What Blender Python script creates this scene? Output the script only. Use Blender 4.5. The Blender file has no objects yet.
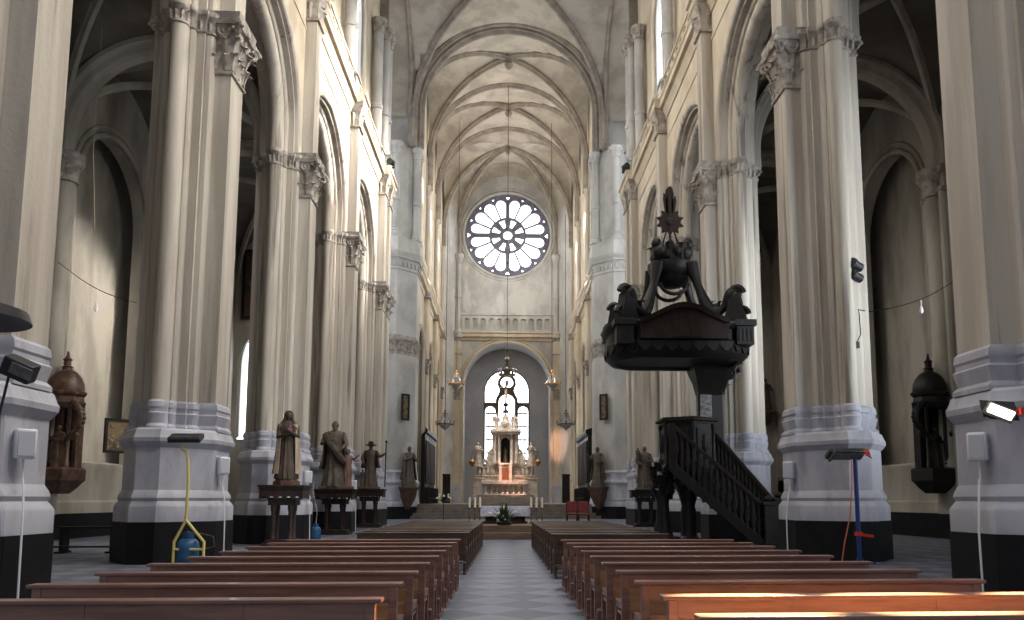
import bpy, math, random
from math import sin, cos, pi, radians, sqrt, atan2, hypot
from mathutils import Vector, Matrix
random.seed(7)
S = bpy.context.scene
COL = S.collection

# ------------------------------------------------------------------ helpers
def lerp(a, b, t): return a + (b - a) * t

class MB:
    """collects shapes and links them as one mesh object"""
    def __init__(self): self.v = []; self.f = []
    def add(self, vs, fs):
        o = len(self.v); self.v += [tuple(p) for p in vs]; self.f += [tuple(i + o for i in f) for f in fs]
    def box(self, c, s, rz=0.0, rx=0.0, ry=0.0):
        M = Matrix.Translation(c) @ Matrix.Rotation(rz, 4, 'Z') @ Matrix.Rotation(ry, 4, 'Y') @ Matrix.Rotation(rx, 4, 'X')
        vs = [M @ Vector((x * s[0] / 2, y * s[1] / 2, z * s[2] / 2)) for x in (-1, 1) for y in (-1, 1) for z in (-1, 1)]
        self.add(vs, [(0, 1, 3, 2), (4, 6, 7, 5), (0, 4, 5, 1), (2, 3, 7, 6), (0, 2, 6, 4), (1, 5, 7, 3)])
        return self
    def bb(self, x0, x1, y0, y1, z0, z1):
        return self.box(((x0 + x1) / 2, (y0 + y1) / 2, (z0 + z1) / 2), (abs(x1 - x0), abs(y1 - y0), abs(z1 - z0)))
    def bar(self, p, q, w, h):
        p = Vector(p); q = Vector(q); t = (q - p).normalized()
        up = Vector((0, 0, 1)) if abs(t.z) < .99 else Vector((0, 1, 0))
        sd = t.cross(up).normalized(); n = sd.cross(t)
        sec = [(-w / 2, -h / 2), (w / 2, -h / 2), (w / 2, h / 2), (-w / 2, h / 2)]
        return self.loft([[p + sd * a + n * b for a, b in sec], [q + sd * a + n * b for a, b in sec]])
    def loft(self, rings, c0=True, c1=True, closed=True):
        n = len(rings[0]); vs = [p for r in rings for p in r]; fs = []
        for i in range(len(rings) - 1):
            for j in range(n if closed else n - 1):
                k = (j + 1) % n
                fs.append((i * n + j, i * n + k, (i + 1) * n + k, (i + 1) * n + j))
        if closed and c0: fs.append(tuple(reversed(range(n))))
        if closed and c1: fs.append(tuple((len(rings) - 1) * n + j for j in range(n)))
        self.add(vs, fs); return self
    def prism(self, poly, z0, z1): return self.loft([[(x, y, z0) for x, y in poly], [(x, y, z1) for x, y in poly]])
    def lathe(self, prof, c=(0, 0, 0), n=16, sx=1.0, sy=1.0, ph=0.0):
        return self.loft([[(c[0] + max(r, 1e-4) * sx * cos(ph + 2 * pi * j / n), c[1] + max(r, 1e-4) * sy * sin(ph + 2 * pi * j / n), c[2] + z) for j in range(n)] for r, z in prof])
    def ball(self, c, r, n=10, m=7):
        if not isinstance(r, (tuple, list)): r = (r, r, r)
        return self.loft([[(c[0] + r[0] * max(sin(pi * i / m), .02) * cos(2 * pi * j / n), c[1] + r[1] * max(sin(pi * i / m), .02) * sin(2 * pi * j / n), c[2] - r[2] * cos(pi * i / m)) for j in range(n)] for i in range(m + 1)])
    def tube(self, path, r, n=8, closed=False):
        P = [Vector(p) for p in path]; m = len(P); R = r if isinstance(r, (list, tuple)) else [r] * m
        rings = []; nv = None
        for i in range(m):
            if closed: t = P[(i + 1) % m] - P[i - 1]
            else: t = P[min(i + 1, m - 1)] - P[max(i - 1, 0)]
            t.normalize()
            if nv is None:
                nv = t.cross(Vector((0, 0, 1)));
                if nv.length < .05: nv = t.cross(Vector((1, 0, 0)))
            nv = (nv - t * nv.dot(t)).normalized(); b = t.cross(nv)
            rings.append([P[i] + (nv * cos(2 * pi * j / n) + b * sin(2 * pi * j / n)) * R[i] for j in range(n)])
        if closed: rings.append(rings[0]); return self.loft(rings, False, False)
        return self.loft(rings)
    def sweep(self, sec, path, side, flip=1, closed=False):
        """section (s, n) swept along a path in a vertical plane whose normal is side"""
        side = Vector(side).normalized(); P = [Vector(p) for p in path]; rings = []
        for i in range(len(P)):
            t = (P[min(i + 1, len(P) - 1)] - P[max(i - 1, 0)]).normalized(); n = side.cross(t) * flip
            rings.append([P[i] + side * a + n * b for a, b in sec])
        return self.loft(rings)
    def plate(self, outer, holes, th, M):
        """flat plate with holes, th thick; M(u, v, w) -> point"""
        cu = bpy.data.curves.new('tmp', 'CURVE'); cu.dimensions = '2D'; cu.fill_mode = 'BOTH'; cu.extrude = th / 2
        for pl in [outer] + list(holes):
            sp = cu.splines.new('POLY'); sp.points.add(len(pl) - 1); sp.use_cyclic_u = True
            for i, p in enumerate(pl): sp.points[i].co = (p[0], p[1], 0, 1)
        ob = bpy.data.objects.new('tmp', cu); me = bpy.data.meshes.new_from_object(ob)
        self.add([M(*v.co) for v in me.vertices], [tuple(p.vertices) for p in me.polygons])
        bpy.data.objects.remove(ob); bpy.data.curves.remove(cu); bpy.data.meshes.remove(me); return self
    def leaf(self, p, d, h, w, curl, n=6):
        """acanthus leaf: base p, outward direction d, height h, width w, curling out by curl"""
        d = Vector(d).normalized(); s = d.cross(Vector((0, 0, 1))); p = Vector(p); rings = []
        for i in range(n):
            t = i / (n - 1); o = curl * t ** 2.6; z = h * (t if t < .8 else .8 + (t - .8) * .1 - (t - .8) * .55 * 1); ww = w * (.75 + .6 * t * (1 - t) * 2) * (1 - .55 * t ** 4)
            th = .05 * w + .02
            c = p + d * o + Vector((0, 0, z))
            rings.append([c - s * ww / 2 - d * th, c - s * ww / 4 + d * th * .3, c + d * th * 1.6, c + s * ww / 4 + d * th * .3, c + s * ww / 2 - d * th, c - d * th * 2])
        return self.loft(rings)
    def spiral(self, c, u, v, R, turns, r, n=22):
        """volute in plane (u, v) around c"""
        u = Vector(u); v = Vector(v); c = Vector(c)
        return self.tube([c + (u * cos(a) + v * sin(a)) * R * (1 - .82 * i / n) for i in range(n + 1) for a in [2 * pi * turns * i / n]], [r * (1 - .4 * i / n) for i in range(n + 1)], 6)
    def build(self, name, mat, parent=None, smooth=True, bevel=0, loc=None, rz=0, angle=38):
        me = bpy.data.meshes.new(name); me.from_pydata(self.v, [], self.f); me.update()
        me.materials.append(mat)
        import bmesh
        bm = bmesh.new(); bm.from_mesh(me); bmesh.ops.recalc_face_normals(bm, faces=bm.faces); bm.to_mesh(me); bm.free()
        if smooth: me.shade_smooth(); me.set_sharp_from_angle(angle=radians(angle))
        o = bpy.data.objects.new(name, me); COL.objects.link(o)
        if parent: o.parent = parent
        if loc: o.location = loc
        if rz: o.rotation_euler.z = rz
        if bevel:
            m = o.modifiers.new('edge', 'BEVEL'); m.width = bevel; m.segments = 2; m.limit_method = 'ANGLE'; m.angle_limit = radians(50)
        return o

def tag(o, label=None, cat=None, group=None, kind=None):
    if label: o['label'] = label
    if cat: o['category'] = cat
    if group: o['group'] = group
    if kind: o['kind'] = kind
    return o
def thing(name, label, cat, loc=(0, 0, 0), rz=0.0, group=None):
    o = bpy.data.objects.new(name, None); o.empty_display_size = .2; COL.objects.link(o); o.location = loc; o.rotation_euler.z = rz
    return tag(o, label, cat, group)
def dup(root, loc, rz=0.0, label=None, group=None, scale=None):
    def cp(o, par):
        c = o.copy(); COL.objects.link(c)
        if par: c.parent = par
        for ch in list(o.children): cp(ch, c)
        return c
    r = cp(root, None); r.location = loc; r.rotation_euler.z = rz
    if label: r['label'] = label
    if group: r['group'] = group
    if scale: r.scale = scale
    return r
def arc(cx, cy, r, a0, a1, n): return [(cx + r * cos(radians(lerp(a0, a1, i / n))), cy + r * sin(radians(lerp(a0, a1, i / n)))) for i in range(n + 1)]
def circ(cx, cy, r, n=24, a0=0): return [(cx + r * cos(a0 + 2 * pi * i / n), cy + r * sin(a0 + 2 * pi * i / n)) for i in range(n)]
def arched(x0, x1, z0, zs, n=12):
    """round headed opening"""
    r = (x1 - x0) / 2
    return [(x0, z0), (x1, z0)] + arc((x0 + x1) / 2, zs, r, 0, 180, n)

# ------------------------------------------------------------------ camera geometry of the place (used to read positions off)
F, TH, YAW, XC, HC, PPX, PPY = 800.0, math.atan(.119), .047, -.15, 1.6, 543.0, 405.0
CAM = Matrix.Translation((XC, 0, HC)) @ Matrix.Rotation(-YAW, 4, 'Z') @ Matrix.Rotation(pi / 2 + TH, 4, 'X')
def W(px, py, Y):
    """the point at distance Y down the nave that the photograph shows at (px, py)"""
    d = CAM.to_3x3() @ Vector(((px - PPX) / F, -(py - PPY) / F, -1)); o = CAM.translation
    return o + d * ((Y - o.y) / d.y)

# ------------------------------------------------------------------ materials
def lin(c): return tuple(((x / 255) / 12.92 if x / 255 <= .04045 else ((x / 255 + .055) / 1.055) ** 2.4) for x in c) + (1,)
def mat(name, c1, c2=None, rough=.7, scale=(3, 3, 3), c3=None, amt3=.5, s3=(.5, .5, .5), metal=0.0, bump=0.0, bscale=20, detail=6, spec=.5, coat=0.0, thr=(.4, .62), thr3=(.55, .68)):
    m = bpy.data.materials.new(name); m.use_nodes = True; nt = m.node_tree; N = nt.nodes; L = nt.links
    b = N['Principled BSDF']; b.inputs['Roughness'].default_value = rough; b.inputs['Metallic'].default_value = metal
    b.inputs['Specular IOR Level'].default_value = spec; b.inputs['Coat Weight'].default_value = coat; b.inputs['Coat Roughness'].default_value = .12
    g = N.new('ShaderNodeNewGeometry')
    def noise(sc, det=detail):
        mp = N.new('ShaderNodeMapping'); mp.inputs['Scale'].default_value = sc; L.new(g.outputs['Position'], mp.inputs['Vector'])
        n = N.new('ShaderNodeTexNoise'); n.inputs['Scale'].default_value = 1; n.inputs['Detail'].default_value = det; n.inputs['Roughness'].default_value = .6
        L.new(mp.outputs[0], n.inputs['Vector']); return n
    def ramp(src, lo, hi):
        r = N.new('ShaderNodeMapRange'); r.inputs['From Min'].default_value = lo; r.inputs['From Max'].default_value = hi; r.interpolation_type = 'SMOOTHSTEP'
        L.new(src, r.inputs['Value']); return r
    def mix(fac, a, bc):
        x = N.new('ShaderNodeMix'); x.data_type = 'RGBA'; L.new(fac, x.inputs['Factor'])
        if isinstance(a, tuple): x.inputs[6].default_value = a
        else: L.new(a, x.inputs[6])
        x.inputs[7].default_value = bc; return x.outputs[2]
    col = lin(c1)
    if c2: col = mix(ramp(noise(scale).outputs['Fac'], *thr).outputs[0], col, lin(c2))
    if c3:
        r = ramp(noise(s3).outputs['Fac'], *thr3); mu = N.new('ShaderNodeMath'); mu.operation = 'MULTIPLY'; mu.inputs[1].default_value = amt3
        L.new(r.outputs[0], mu.inputs[0]); col = mix(mu.outputs[0], col, lin(c3))
    if isinstance(col, tuple): b.inputs['Base Color'].default_value = col
    else: L.new(col, b.inputs['Base Color'])
    if bump:
        n = noise((bscale,) * 3, 4); bp = N.new('ShaderNodeBump'); bp.inputs['Strength'].default_value = bump; bp.inputs['Distance'].default_value = .03
        L.new(n.outputs['Fac'], bp.inputs['Height']); L.new(bp.outputs[0], b.inputs['Normal'])
    return m
def emit(name, c, k):
    m = bpy.data.materials.new(name); m.use_nodes = True; nt = m.node_tree; b = nt.nodes['Principled BSDF']
    b.inputs['Base Color'].default_value = (.02, .02, .02, 1); b.inputs['Emission Color'].default_value = lin(c); b.inputs['Emission Strength'].default_value = k
    return m

M = {}
M['stone'] = mat('limewashed_stone', (197, 189, 176), (174, 165, 152), .8, (1.6, 1.6, .14), (118, 107, 98), .88, (2.4, 2.4, .09), bump=.3, bscale=9)
M['spandrel'] = mat('cream_limewash', (208, 196, 174), (192, 178, 156), .8, (.7, .7, .4), (168, 146, 124), .35, (.35, .35, .6), bump=.2, bscale=7)
M['base'] = mat('grey_painted_stone', (184, 184, 193), (162, 162, 172), .6, (1.2, 1.2, .5), (134, 130, 132), .4, (2, 2, .7), bump=.15, bscale=8)
M['black'] = mat('black_plinth', (13, 14, 17), (20, 21, 24), .6, (2, 2, 1.2), bump=.1, spec=.25)
M['cap'] = mat('weathered_capital_stone', (176, 168, 157), (138, 130, 122), .85, (3, 3, 3), bump=.4, bscale=14)
M['vault'] = mat('vault_plaster', (180, 171, 157), (158, 149, 136), .85, (.5, .5, .5), (208, 199, 184), .5, (.22, .22, .3), bump=.15, bscale=4)
M['rib'] = mat('vault_rib_stone', (158, 147, 134), (134, 125, 115), .8, (1, 1, 1))
M['rear'] = mat('grey_wall_plaster', (190, 188, 182), (166, 163, 158), .8, (.35, .35, .25), (214, 210, 204), .6, (.5, .5, .22), bump=.15, bscale=5)
M['apse'] = mat('apse_grey_paint', (176, 176, 178), (164, 164, 168), .75, (.5, .5, .5))
M['aisle'] = mat('aisle_plaster', (172, 166, 154), (146, 140, 129), .85, (.6, .6, .2), (120, 112, 100), .4, (.5, .5, .1), bump=.15, bscale=5)
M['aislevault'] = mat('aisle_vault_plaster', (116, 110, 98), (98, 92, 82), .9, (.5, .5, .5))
M['brownbar'] = mat('brown_window_bars', (112, 92, 76), (92, 76, 64), .7, (2, 2, 2))
M['standwood'] = mat('stand_wood', (66, 48, 42), (48, 36, 32), .5, (5, 5, 3), bump=.3, bscale=14)
M['tracery'] = mat('dark_tracery', (112, 110, 124), (96, 94, 106), .8, (1, 1, 1))
M['lead'] = mat('lead_bar', (70, 72, 80), None, .6)
M['cable'] = mat('black_cable', (16, 16, 16), None, 1.0, spec=.05)
M['iron'] = mat('black_iron', (28, 27, 26), (38, 36, 34), .5, (20, 20, 20))
M['wood'] = mat('varnished_red_wood', (134, 98, 86), (112, 80, 70), .36, (1.2, 14, 14), bump=.08, bscale=30, coat=.2)
M['woodseat'] = mat('tan_wood', (182, 134, 96), (160, 112, 78), .35, (1.2, 14, 14), coat=.2)
M['dwood'] = mat('dark_pew_wood', (86, 64, 50), (62, 46, 38), .33, (1.2, 12, 12), coat=.3)
M['oak'] = mat('black_oak', (30, 26, 25), (20, 18, 18), .48, (6, 6, 2), spec=.3, bump=.25, bscale=16)
M['oak2'] = mat('brown_oak', (48, 37, 31), (34, 27, 24), .65, (6, 6, 2), spec=.2, bump=.25, bscale=16)
M['carved'] = mat('brown_carved_wood', (98, 72, 56), (66, 48, 40), .5, (5, 5, 3), bump=.3, bscale=14)
M['robe'] = mat('aged_statue_brown', (88, 72, 60), (66, 54, 46), .6, (4, 4, 3), bump=.3, bscale=12)
M['robegrey'] = mat('aged_statue_grey', (104, 92, 80), (78, 68, 60), .6, (4, 4, 3), bump=.3, bscale=12)
M['cream'] = mat('cream_cloak', (186, 168, 146), (160, 142, 122), .6, (4, 4, 2), bump=.2, bscale=12)
M['flesh'] = mat('painted_flesh', (140, 112, 94), (118, 92, 78), .5, (6, 6, 6))
M['rose'] = mat('faded_pink_tunic', (128, 96, 86), (104, 78, 70), .6, (4, 4, 3))
M['marble'] = mat('altar_stone', (212, 198, 184), (184, 168, 152), .55, (2, 2, 2), (120, 106, 96), .5, (3, 3, 3), bump=.3, bscale=12)
M['step'] = mat('step_stone', (128, 118, 106), (108, 99, 90), .6, (1.5, 1.5, 1.5))
M['plank'] = mat('platform_wood', (118, 96, 78), (96, 78, 64), .55, (1, 10, 10))
M['white'] = mat('white_plastic', (226, 226, 230), None, .4)
M['cloth'] = mat('white_altar_cloth', (206, 206, 222), (182, 184, 206), .8, (5, 5, 5), (140, 146, 176), .6, (9, 9, 9))
M['wax'] = mat('candle_wax', (240, 230, 212), None, .5)
M['gold'] = mat('gilt', (206, 150, 72), (150, 100, 46), .35, (8, 8, 8), metal=.8)
M['brass'] = mat('dull_brass', (120, 104, 78), (84, 74, 58), .4, (8, 8, 8), metal=.6)
M['crystal'] = mat('crystal_drops', (200, 200, 204), (150, 150, 156), .15, (14, 14, 14), metal=.3)
M['yellow'] = mat('yellow_tube', (226, 208, 128), None, .4)
M['bluegas'] = mat('blue_gas_bottle', (40, 96, 140), (30, 78, 118), .4, (6, 6, 6))
M['bluepost'] = mat('blue_post', (34, 62, 124), None, .4)
M['orange'] = mat('orange_cable', (206, 110, 78), None, .5)
M['red'] = mat('red_plastic', (214, 58, 44), None, .4)
M['darkplastic'] = mat('dark_plastic', (32, 33, 37), (40, 41, 45), .45, (9, 9, 9))
M['heatergrey'] = mat('heater_grey_metal', (92, 92, 92), (74, 74, 74), .4, (9, 9, 9), metal=.5)
M['steel'] = mat('brushed_steel', (140, 140, 140), (120, 120, 120), .3, (9, 9, 9), metal=.9)
M['redseat'] = mat('red_upholstery', (120, 40, 40), (100, 32, 32), .7, (8, 8, 8))
M['green'] = mat('leaf_green', (44, 66, 40), (62, 86, 52), .6, (9, 9, 9))
M['petal'] = mat('white_petals', (226, 226, 214), None, .6)
M['canvas'] = mat('old_oil_painting', (92, 64, 44), (52, 62, 60), .5, (.9, .9, .9), (142, 98, 70), .8, (1.4, 1.4, 1.4), detail=3)
M['icon'] = mat('small_painting', (120, 98, 62), (60, 50, 38), .5, (3, 3, 3), (168, 140, 88), .8, (4, 4, 4))
M['glass'] = emit('daylit_glass', (240, 246, 255), 4.0)
M['glassw'] = emit('warm_leaded_glass', (240, 206, 140), .9)
M['glow'] = emit('heater_element', (255, 236, 214), 7.0)
M['bulb'] = emit('lamp_glow', (255, 200, 130), 1.2)
M['redlamp'] = emit('red_votive', (255, 60, 40), 2.0)

def floor_material():
    m = bpy.data.materials.new('marble_floor_tiles'); m.use_nodes = True; nt = m.node_tree; N = nt.nodes; L = nt.links; b = N['Principled BSDF']
    g = N.new('ShaderNodeNewGeometry'); mp = N.new('ShaderNodeMapping'); mp.inputs['Rotation'].default_value = (0, 0, radians(45)); mp.inputs['Location'].default_value = (.31, .2, .5)
    L.new(g.outputs['Position'], mp.inputs['Vector']); ck = N.new('ShaderNodeTexChecker'); ck.inputs['Scale'].default_value = 1.35
    ck.inputs['Color1'].default_value = lin((120, 124, 139)); ck.inputs['Color2'].default_value = lin((96, 99, 112)); L.new(mp.outputs[0], ck.inputs['Vector'])
    br = N.new('ShaderNodeTexBrick'); br.offset = 0; br.inputs['Scale'].default_value = 1; br.inputs['Brick Width'].default_value = .74; br.inputs['Row Height'].default_value = .74; br.inputs['Mortar Size'].default_value = .006
    br.inputs['Color1'].default_value = (1, 1, 1, 1); br.inputs['Color2'].default_value = (.86, .86, .86, 1); br.inputs['Mortar'].default_value = (.55, .55, .55, 1); L.new(mp.outputs[0], br.inputs['Vector'])
    n = N.new('ShaderNodeTexNoise'); n.inputs['Scale'].default_value = 1.8; n.inputs['Detail'].default_value = 6; L.new(g.outputs['Position'], n.inputs['Vector'])
    r = N.new('ShaderNodeMapRange'); r.inputs['To Min'].default_value = .75; r.inputs['To Max'].default_value = 1.2; L.new(n.outputs['Fac'], r.inputs['Value'])
    m1 = N.new('ShaderNodeMix'); m1.data_type = 'RGBA'; m1.blend_type = 'MULTIPLY'; m1.inputs['Factor'].default_value = 1; L.new(ck.outputs['Color'], m1.inputs[6]); L.new(br.outputs['Color'], m1.inputs[7])
    m2 = N.new('ShaderNodeMix'); m2.data_type = 'RGBA'; m2.blend_type = 'MULTIPLY'; m2.inputs['Factor'].default_value = 1; L.new(m1.outputs[2], m2.inputs[6]); L.new(r.outputs[0], m2.inputs[7])
    L.new(m2.outputs[2], b.inputs['Base Color']); b.inputs['Roughness'].default_value = .5; b.inputs['Specular IOR Level'].default_value = .3
    return m
M['floor'] = floor_material()
# ------------------------------------------------------------------ compound pillars
PX = 9.3; PITCH = 9.5; PY = [13.45, 22.5, 31.9, 41.4]; WP = 50.9; WEXT = 2.1
NA = 1.26; CZ = -.25                 # pilaster face towards the nave, height trim of the capitals
Q = [(NA, .50), (.80, .50), (.80, .58), (.79, .66), (.74, .72), (.66, .74), (.60, .74), (.60, .84), (.37, .84), (.37, .95), (.35, 1.01), (.30, 1.05), (.26, 1.05), (.26, 1.11)] + [(.26 * cos(radians(t)), 1.11 + .26 * sin(radians(t))) for t in (22, 45, 68, 90)]
QH = [(1.10, .50), (.28, 1.35)]
def full(q, ext=0.0, notch=False):
    top = q + [(-a, b) for a, b in reversed(q) if a > 1e-6]          # the side towards +b
    up = [(a, b + ext) for a, b in top]
    lo = [(a, -b) for a, b in reversed(top)]
    P_ = up + lo
    if notch and ext:                                                # two pilasters side by side
        P_ = up + [(-NA, ext - .5), (-.9, ext - .5), (-.9, .5), (-NA, .5)] + lo + [(NA, .5), (.9, .5), (.9, ext - .5), (NA, ext - .5)]
    return [(a * (.74 if a < -.8 else .82 if a < 0 else 1), b) for a, b in P_]
def push(poly, d, cy=0.0):
    out = []
    for a, b in poly:
        b_ = b - cy; l = hypot(a, b_) or 1; out.append((a * (1 + d / l), cy + b_ * (1 + d / l)))
    return out
BASE_LO = [(1.05, .42), (1.42, .42), (1.47, .40), (1.58, .31), (1.66, .35), (1.75, .32), (1.86, .25), (2.95, .25), (3.0, .30), (3.1, .38), (3.2, .39), (3.26, .35), (3.40, .30), (3.46, .22)]
BASE_HI = [(3.44, .22), (3.52, .22), (3.60, .13), (3.86, .10), (3.90, .15), (3.98, .15), (4.03, .08), (4.16, .06), (4.22, .0)]
CAP = [(14.98, .0), (15.0, .05), (15.07, .05), (15.09, .01), (15.3, .04), (15.42, .12), (15.46, .16), (15.56, .17), (15.6, .16)]

def nave_capital(mb, b0, top=15.72):
    """leafy capital with corner volutes on a pilaster whose face is a = 1.1, b0 +- .5"""
    def rect(d, z): return [(NA + d, b0 - .5 - d, z), (NA + d, b0 + .5 + d, z), (.55, b0 + .5 + d, z), (.55, b0 - .5 - d, z)]
    mb.loft([rect(d, z) for z, d in [(13.9, 0), (13.93, .06), (14.0, .06), (14.05, .02), (14.6, .02), (15.1, .08), (15.35, .18)]])
    mb.loft([rect(d, z) for z, d in [(15.36, .24), (15.5, .28), (15.54, .22), (15.72, .26)]])
    for row, (z, h, n, c) in enumerate([(14.05, .55, 3, .20), (14.35, .75, 2, .30)]):
        for i in range(n):
            u = (i + .5) / n - .5
            mb.leaf((NA + .02, b0 + u, z), (1, 0, 0), h, .9 / n, c)
        for sg in (-1, 1):
            for k in range(1 if row else 2):
                mb.leaf((NA - .16 - .3 * k, b0 + sg * .52, z), (0, sg, 0), h, .3, c)
            mb.leaf((NA, b0 + sg * .5, z), (1, sg, 0), h + .05, .32, c + .08)
    for sg in (-1, 1):
        dd = Vector((1, sg, 0)).normalized()
        mb.spiral(Vector((NA + .18, b0 + sg * .68, 15.2)), dd, (0, 0, 1), .24, 1.6, .07)
        mb.spiral(Vector((NA + .18, b0 + sg * .68, 15.2)) - dd * .05, (dd.y, -dd.x, 0), (0, 0, 1), .12, 1.2, .05)
    for sg in (-1, 1): mb.spiral((NA - .2, b0 + sg * .6, 15.2), (1, 0, 0), (0, 0, 1), .25, 1.7, .085); mb.spiral((NA + .1, b0 + sg * .3, 15.2), (0, sg, 0), (0, 0, 1), .22, 1.7, .08)
    mb.ball((NA + .26, b0, 15.45), (.08, .12, .12), 8, 5)

def band_leaves(mb, ext):
    for sg in (-1, 1):
        for t in (-60, -30, 0, 30, 60):
            dx, dy = sin(radians(t)), cos(radians(t)) * sg
            mb.leaf((.27 * dx, (1.11 + (ext if sg > 0 else 0)) * sg + .27 * dy, 15.08), (dx, dy, 0), .36, .14, .12, 4)
        for a in (.48, .70, -.48, -.70):
            mb.leaf((a, (.85 - (.1 if abs(a) > .6 else 0)) * sg + (ext if sg > 0 else 0), 15.08), (0, sg, 0), .34, .16, .1, 4)
        mb.spiral((-.95, .55 * sg + (ext if sg > 0 else 0), 15.3), (-.7, .7 * sg, 0), (0, 0, 1), .15, 1.4, .05, 14)

def make_pillar(name, label, ext=0.0):
    cy = ext / 2; t = thing(name, label, 'pillar', group='stone pillars of the nave'); t['kind'] = 'thing'
    pol = full(Q, ext, True); hul = full(QH, ext)
    MB().loft([[(x, y, z) for x, y in push(hul, d, cy)] for z, d in [(0, .44), (1.05, .44)]]).build('plinth', M['black'], t)
    b = MB().loft([[(x, y, z) for x, y in push(hul, d, cy)] for z, d in BASE_LO])
    b.loft([[(x, y, z) for x, y in push(pol, d - (.1 if d > .12 else 0), cy)] for z, d in BASE_HI]); b.build('base', M['base'], t, angle=25)
    MB().loft([[(x, y, z) for x, y in pol] for z in (4.2, 15.0 + CZ)]).build('shaft', M['stone'], t, angle=30)
    c = MB().loft([[(x, y, z) for x, y in push(pol, d, cy)] for z, d in CAP]); band_leaves(c, ext); nave_capital(c, 0)
    if ext: nave_capital(c, ext)
    c.v = [(x, y, z + CZ) for x, y, z in c.v]; c.build('capital', M['cap'], t, angle=30)
    for b0 in ([0, ext] if ext else [0]):
        MB().bb(.6, NA, b0 - .42, b0 + .42, 15.6 + CZ, 21.3).build('upper_pilaster', M['stone'], t)
        k = MB()
        def rect(d, z): return [(NA + d, b0 - .42 - d, z), (NA + d, b0 + .42 + d, z), (.6, b0 + .42 + d, z), (.6, b0 - .42 - d, z)]
        k.loft([rect(d, z) for z, d in [(21.3, .0), (21.32, .1), (21.4, .1), (21.44, .02), (22.0, .04), (22.3, .14), (22.42, .2), (22.6, .22)]])
        for u in (-.2, .2): k.leaf((NA + .02, b0 + u, 21.46), (1, 0, 0), .8, .36, .2)
        for sg in (-1, 1): k.leaf((.95, b0 + sg * .43, 21.46), (0, sg, 0), .8, .3, .16)
        k.build('bracket_capital', M['cap'], t, angle=30)
    return t
ORD = ['nearest', 'second', 'third', 'fourth']
LL = ['nearest stone pillar on the left, cut off by the photo edge, floodlight on its base',
      'second stone pillar on the left, yellow tube heater at its foot',
      'third stone pillar on the left, behind the veiled woman statue',
      'fourth stone pillar on the left, behind the statue of man and child']
RL = ['nearest stone pillar on the right, cut off by the photo edge, glowing heater on it',
      'second stone pillar on the right, blue heater post standing before it',
      'third stone pillar on the right, directly behind the black wooden pulpit',
      'fourth stone pillar on the right, just beyond the pulpit']
p0 = make_pillar('pillar', LL[0])
for i, y in enumerate(PY):
    for s, lab in ((-1, LL[i]), (1, RL[i])):
        if s < 0 and i == 0: p0.location = (-PX, y, 0); continue
        dup(p0, (s * PX, y, 0), 0 if s < 0 else pi, lab)
pw = make_pillar('crossing_pillar', 'double stone pillar ending the left nave arcade, behind the pilgrim statue', WEXT)
pw.location = (-PX, WP, 0)
# its twin on the right: turned half round, so shift it along by the extension
dup(pw, (PX, WP + WEXT, 0), pi, 'double stone pillar ending the right nave arcade, behind the statue left of the pulpit')

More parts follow.
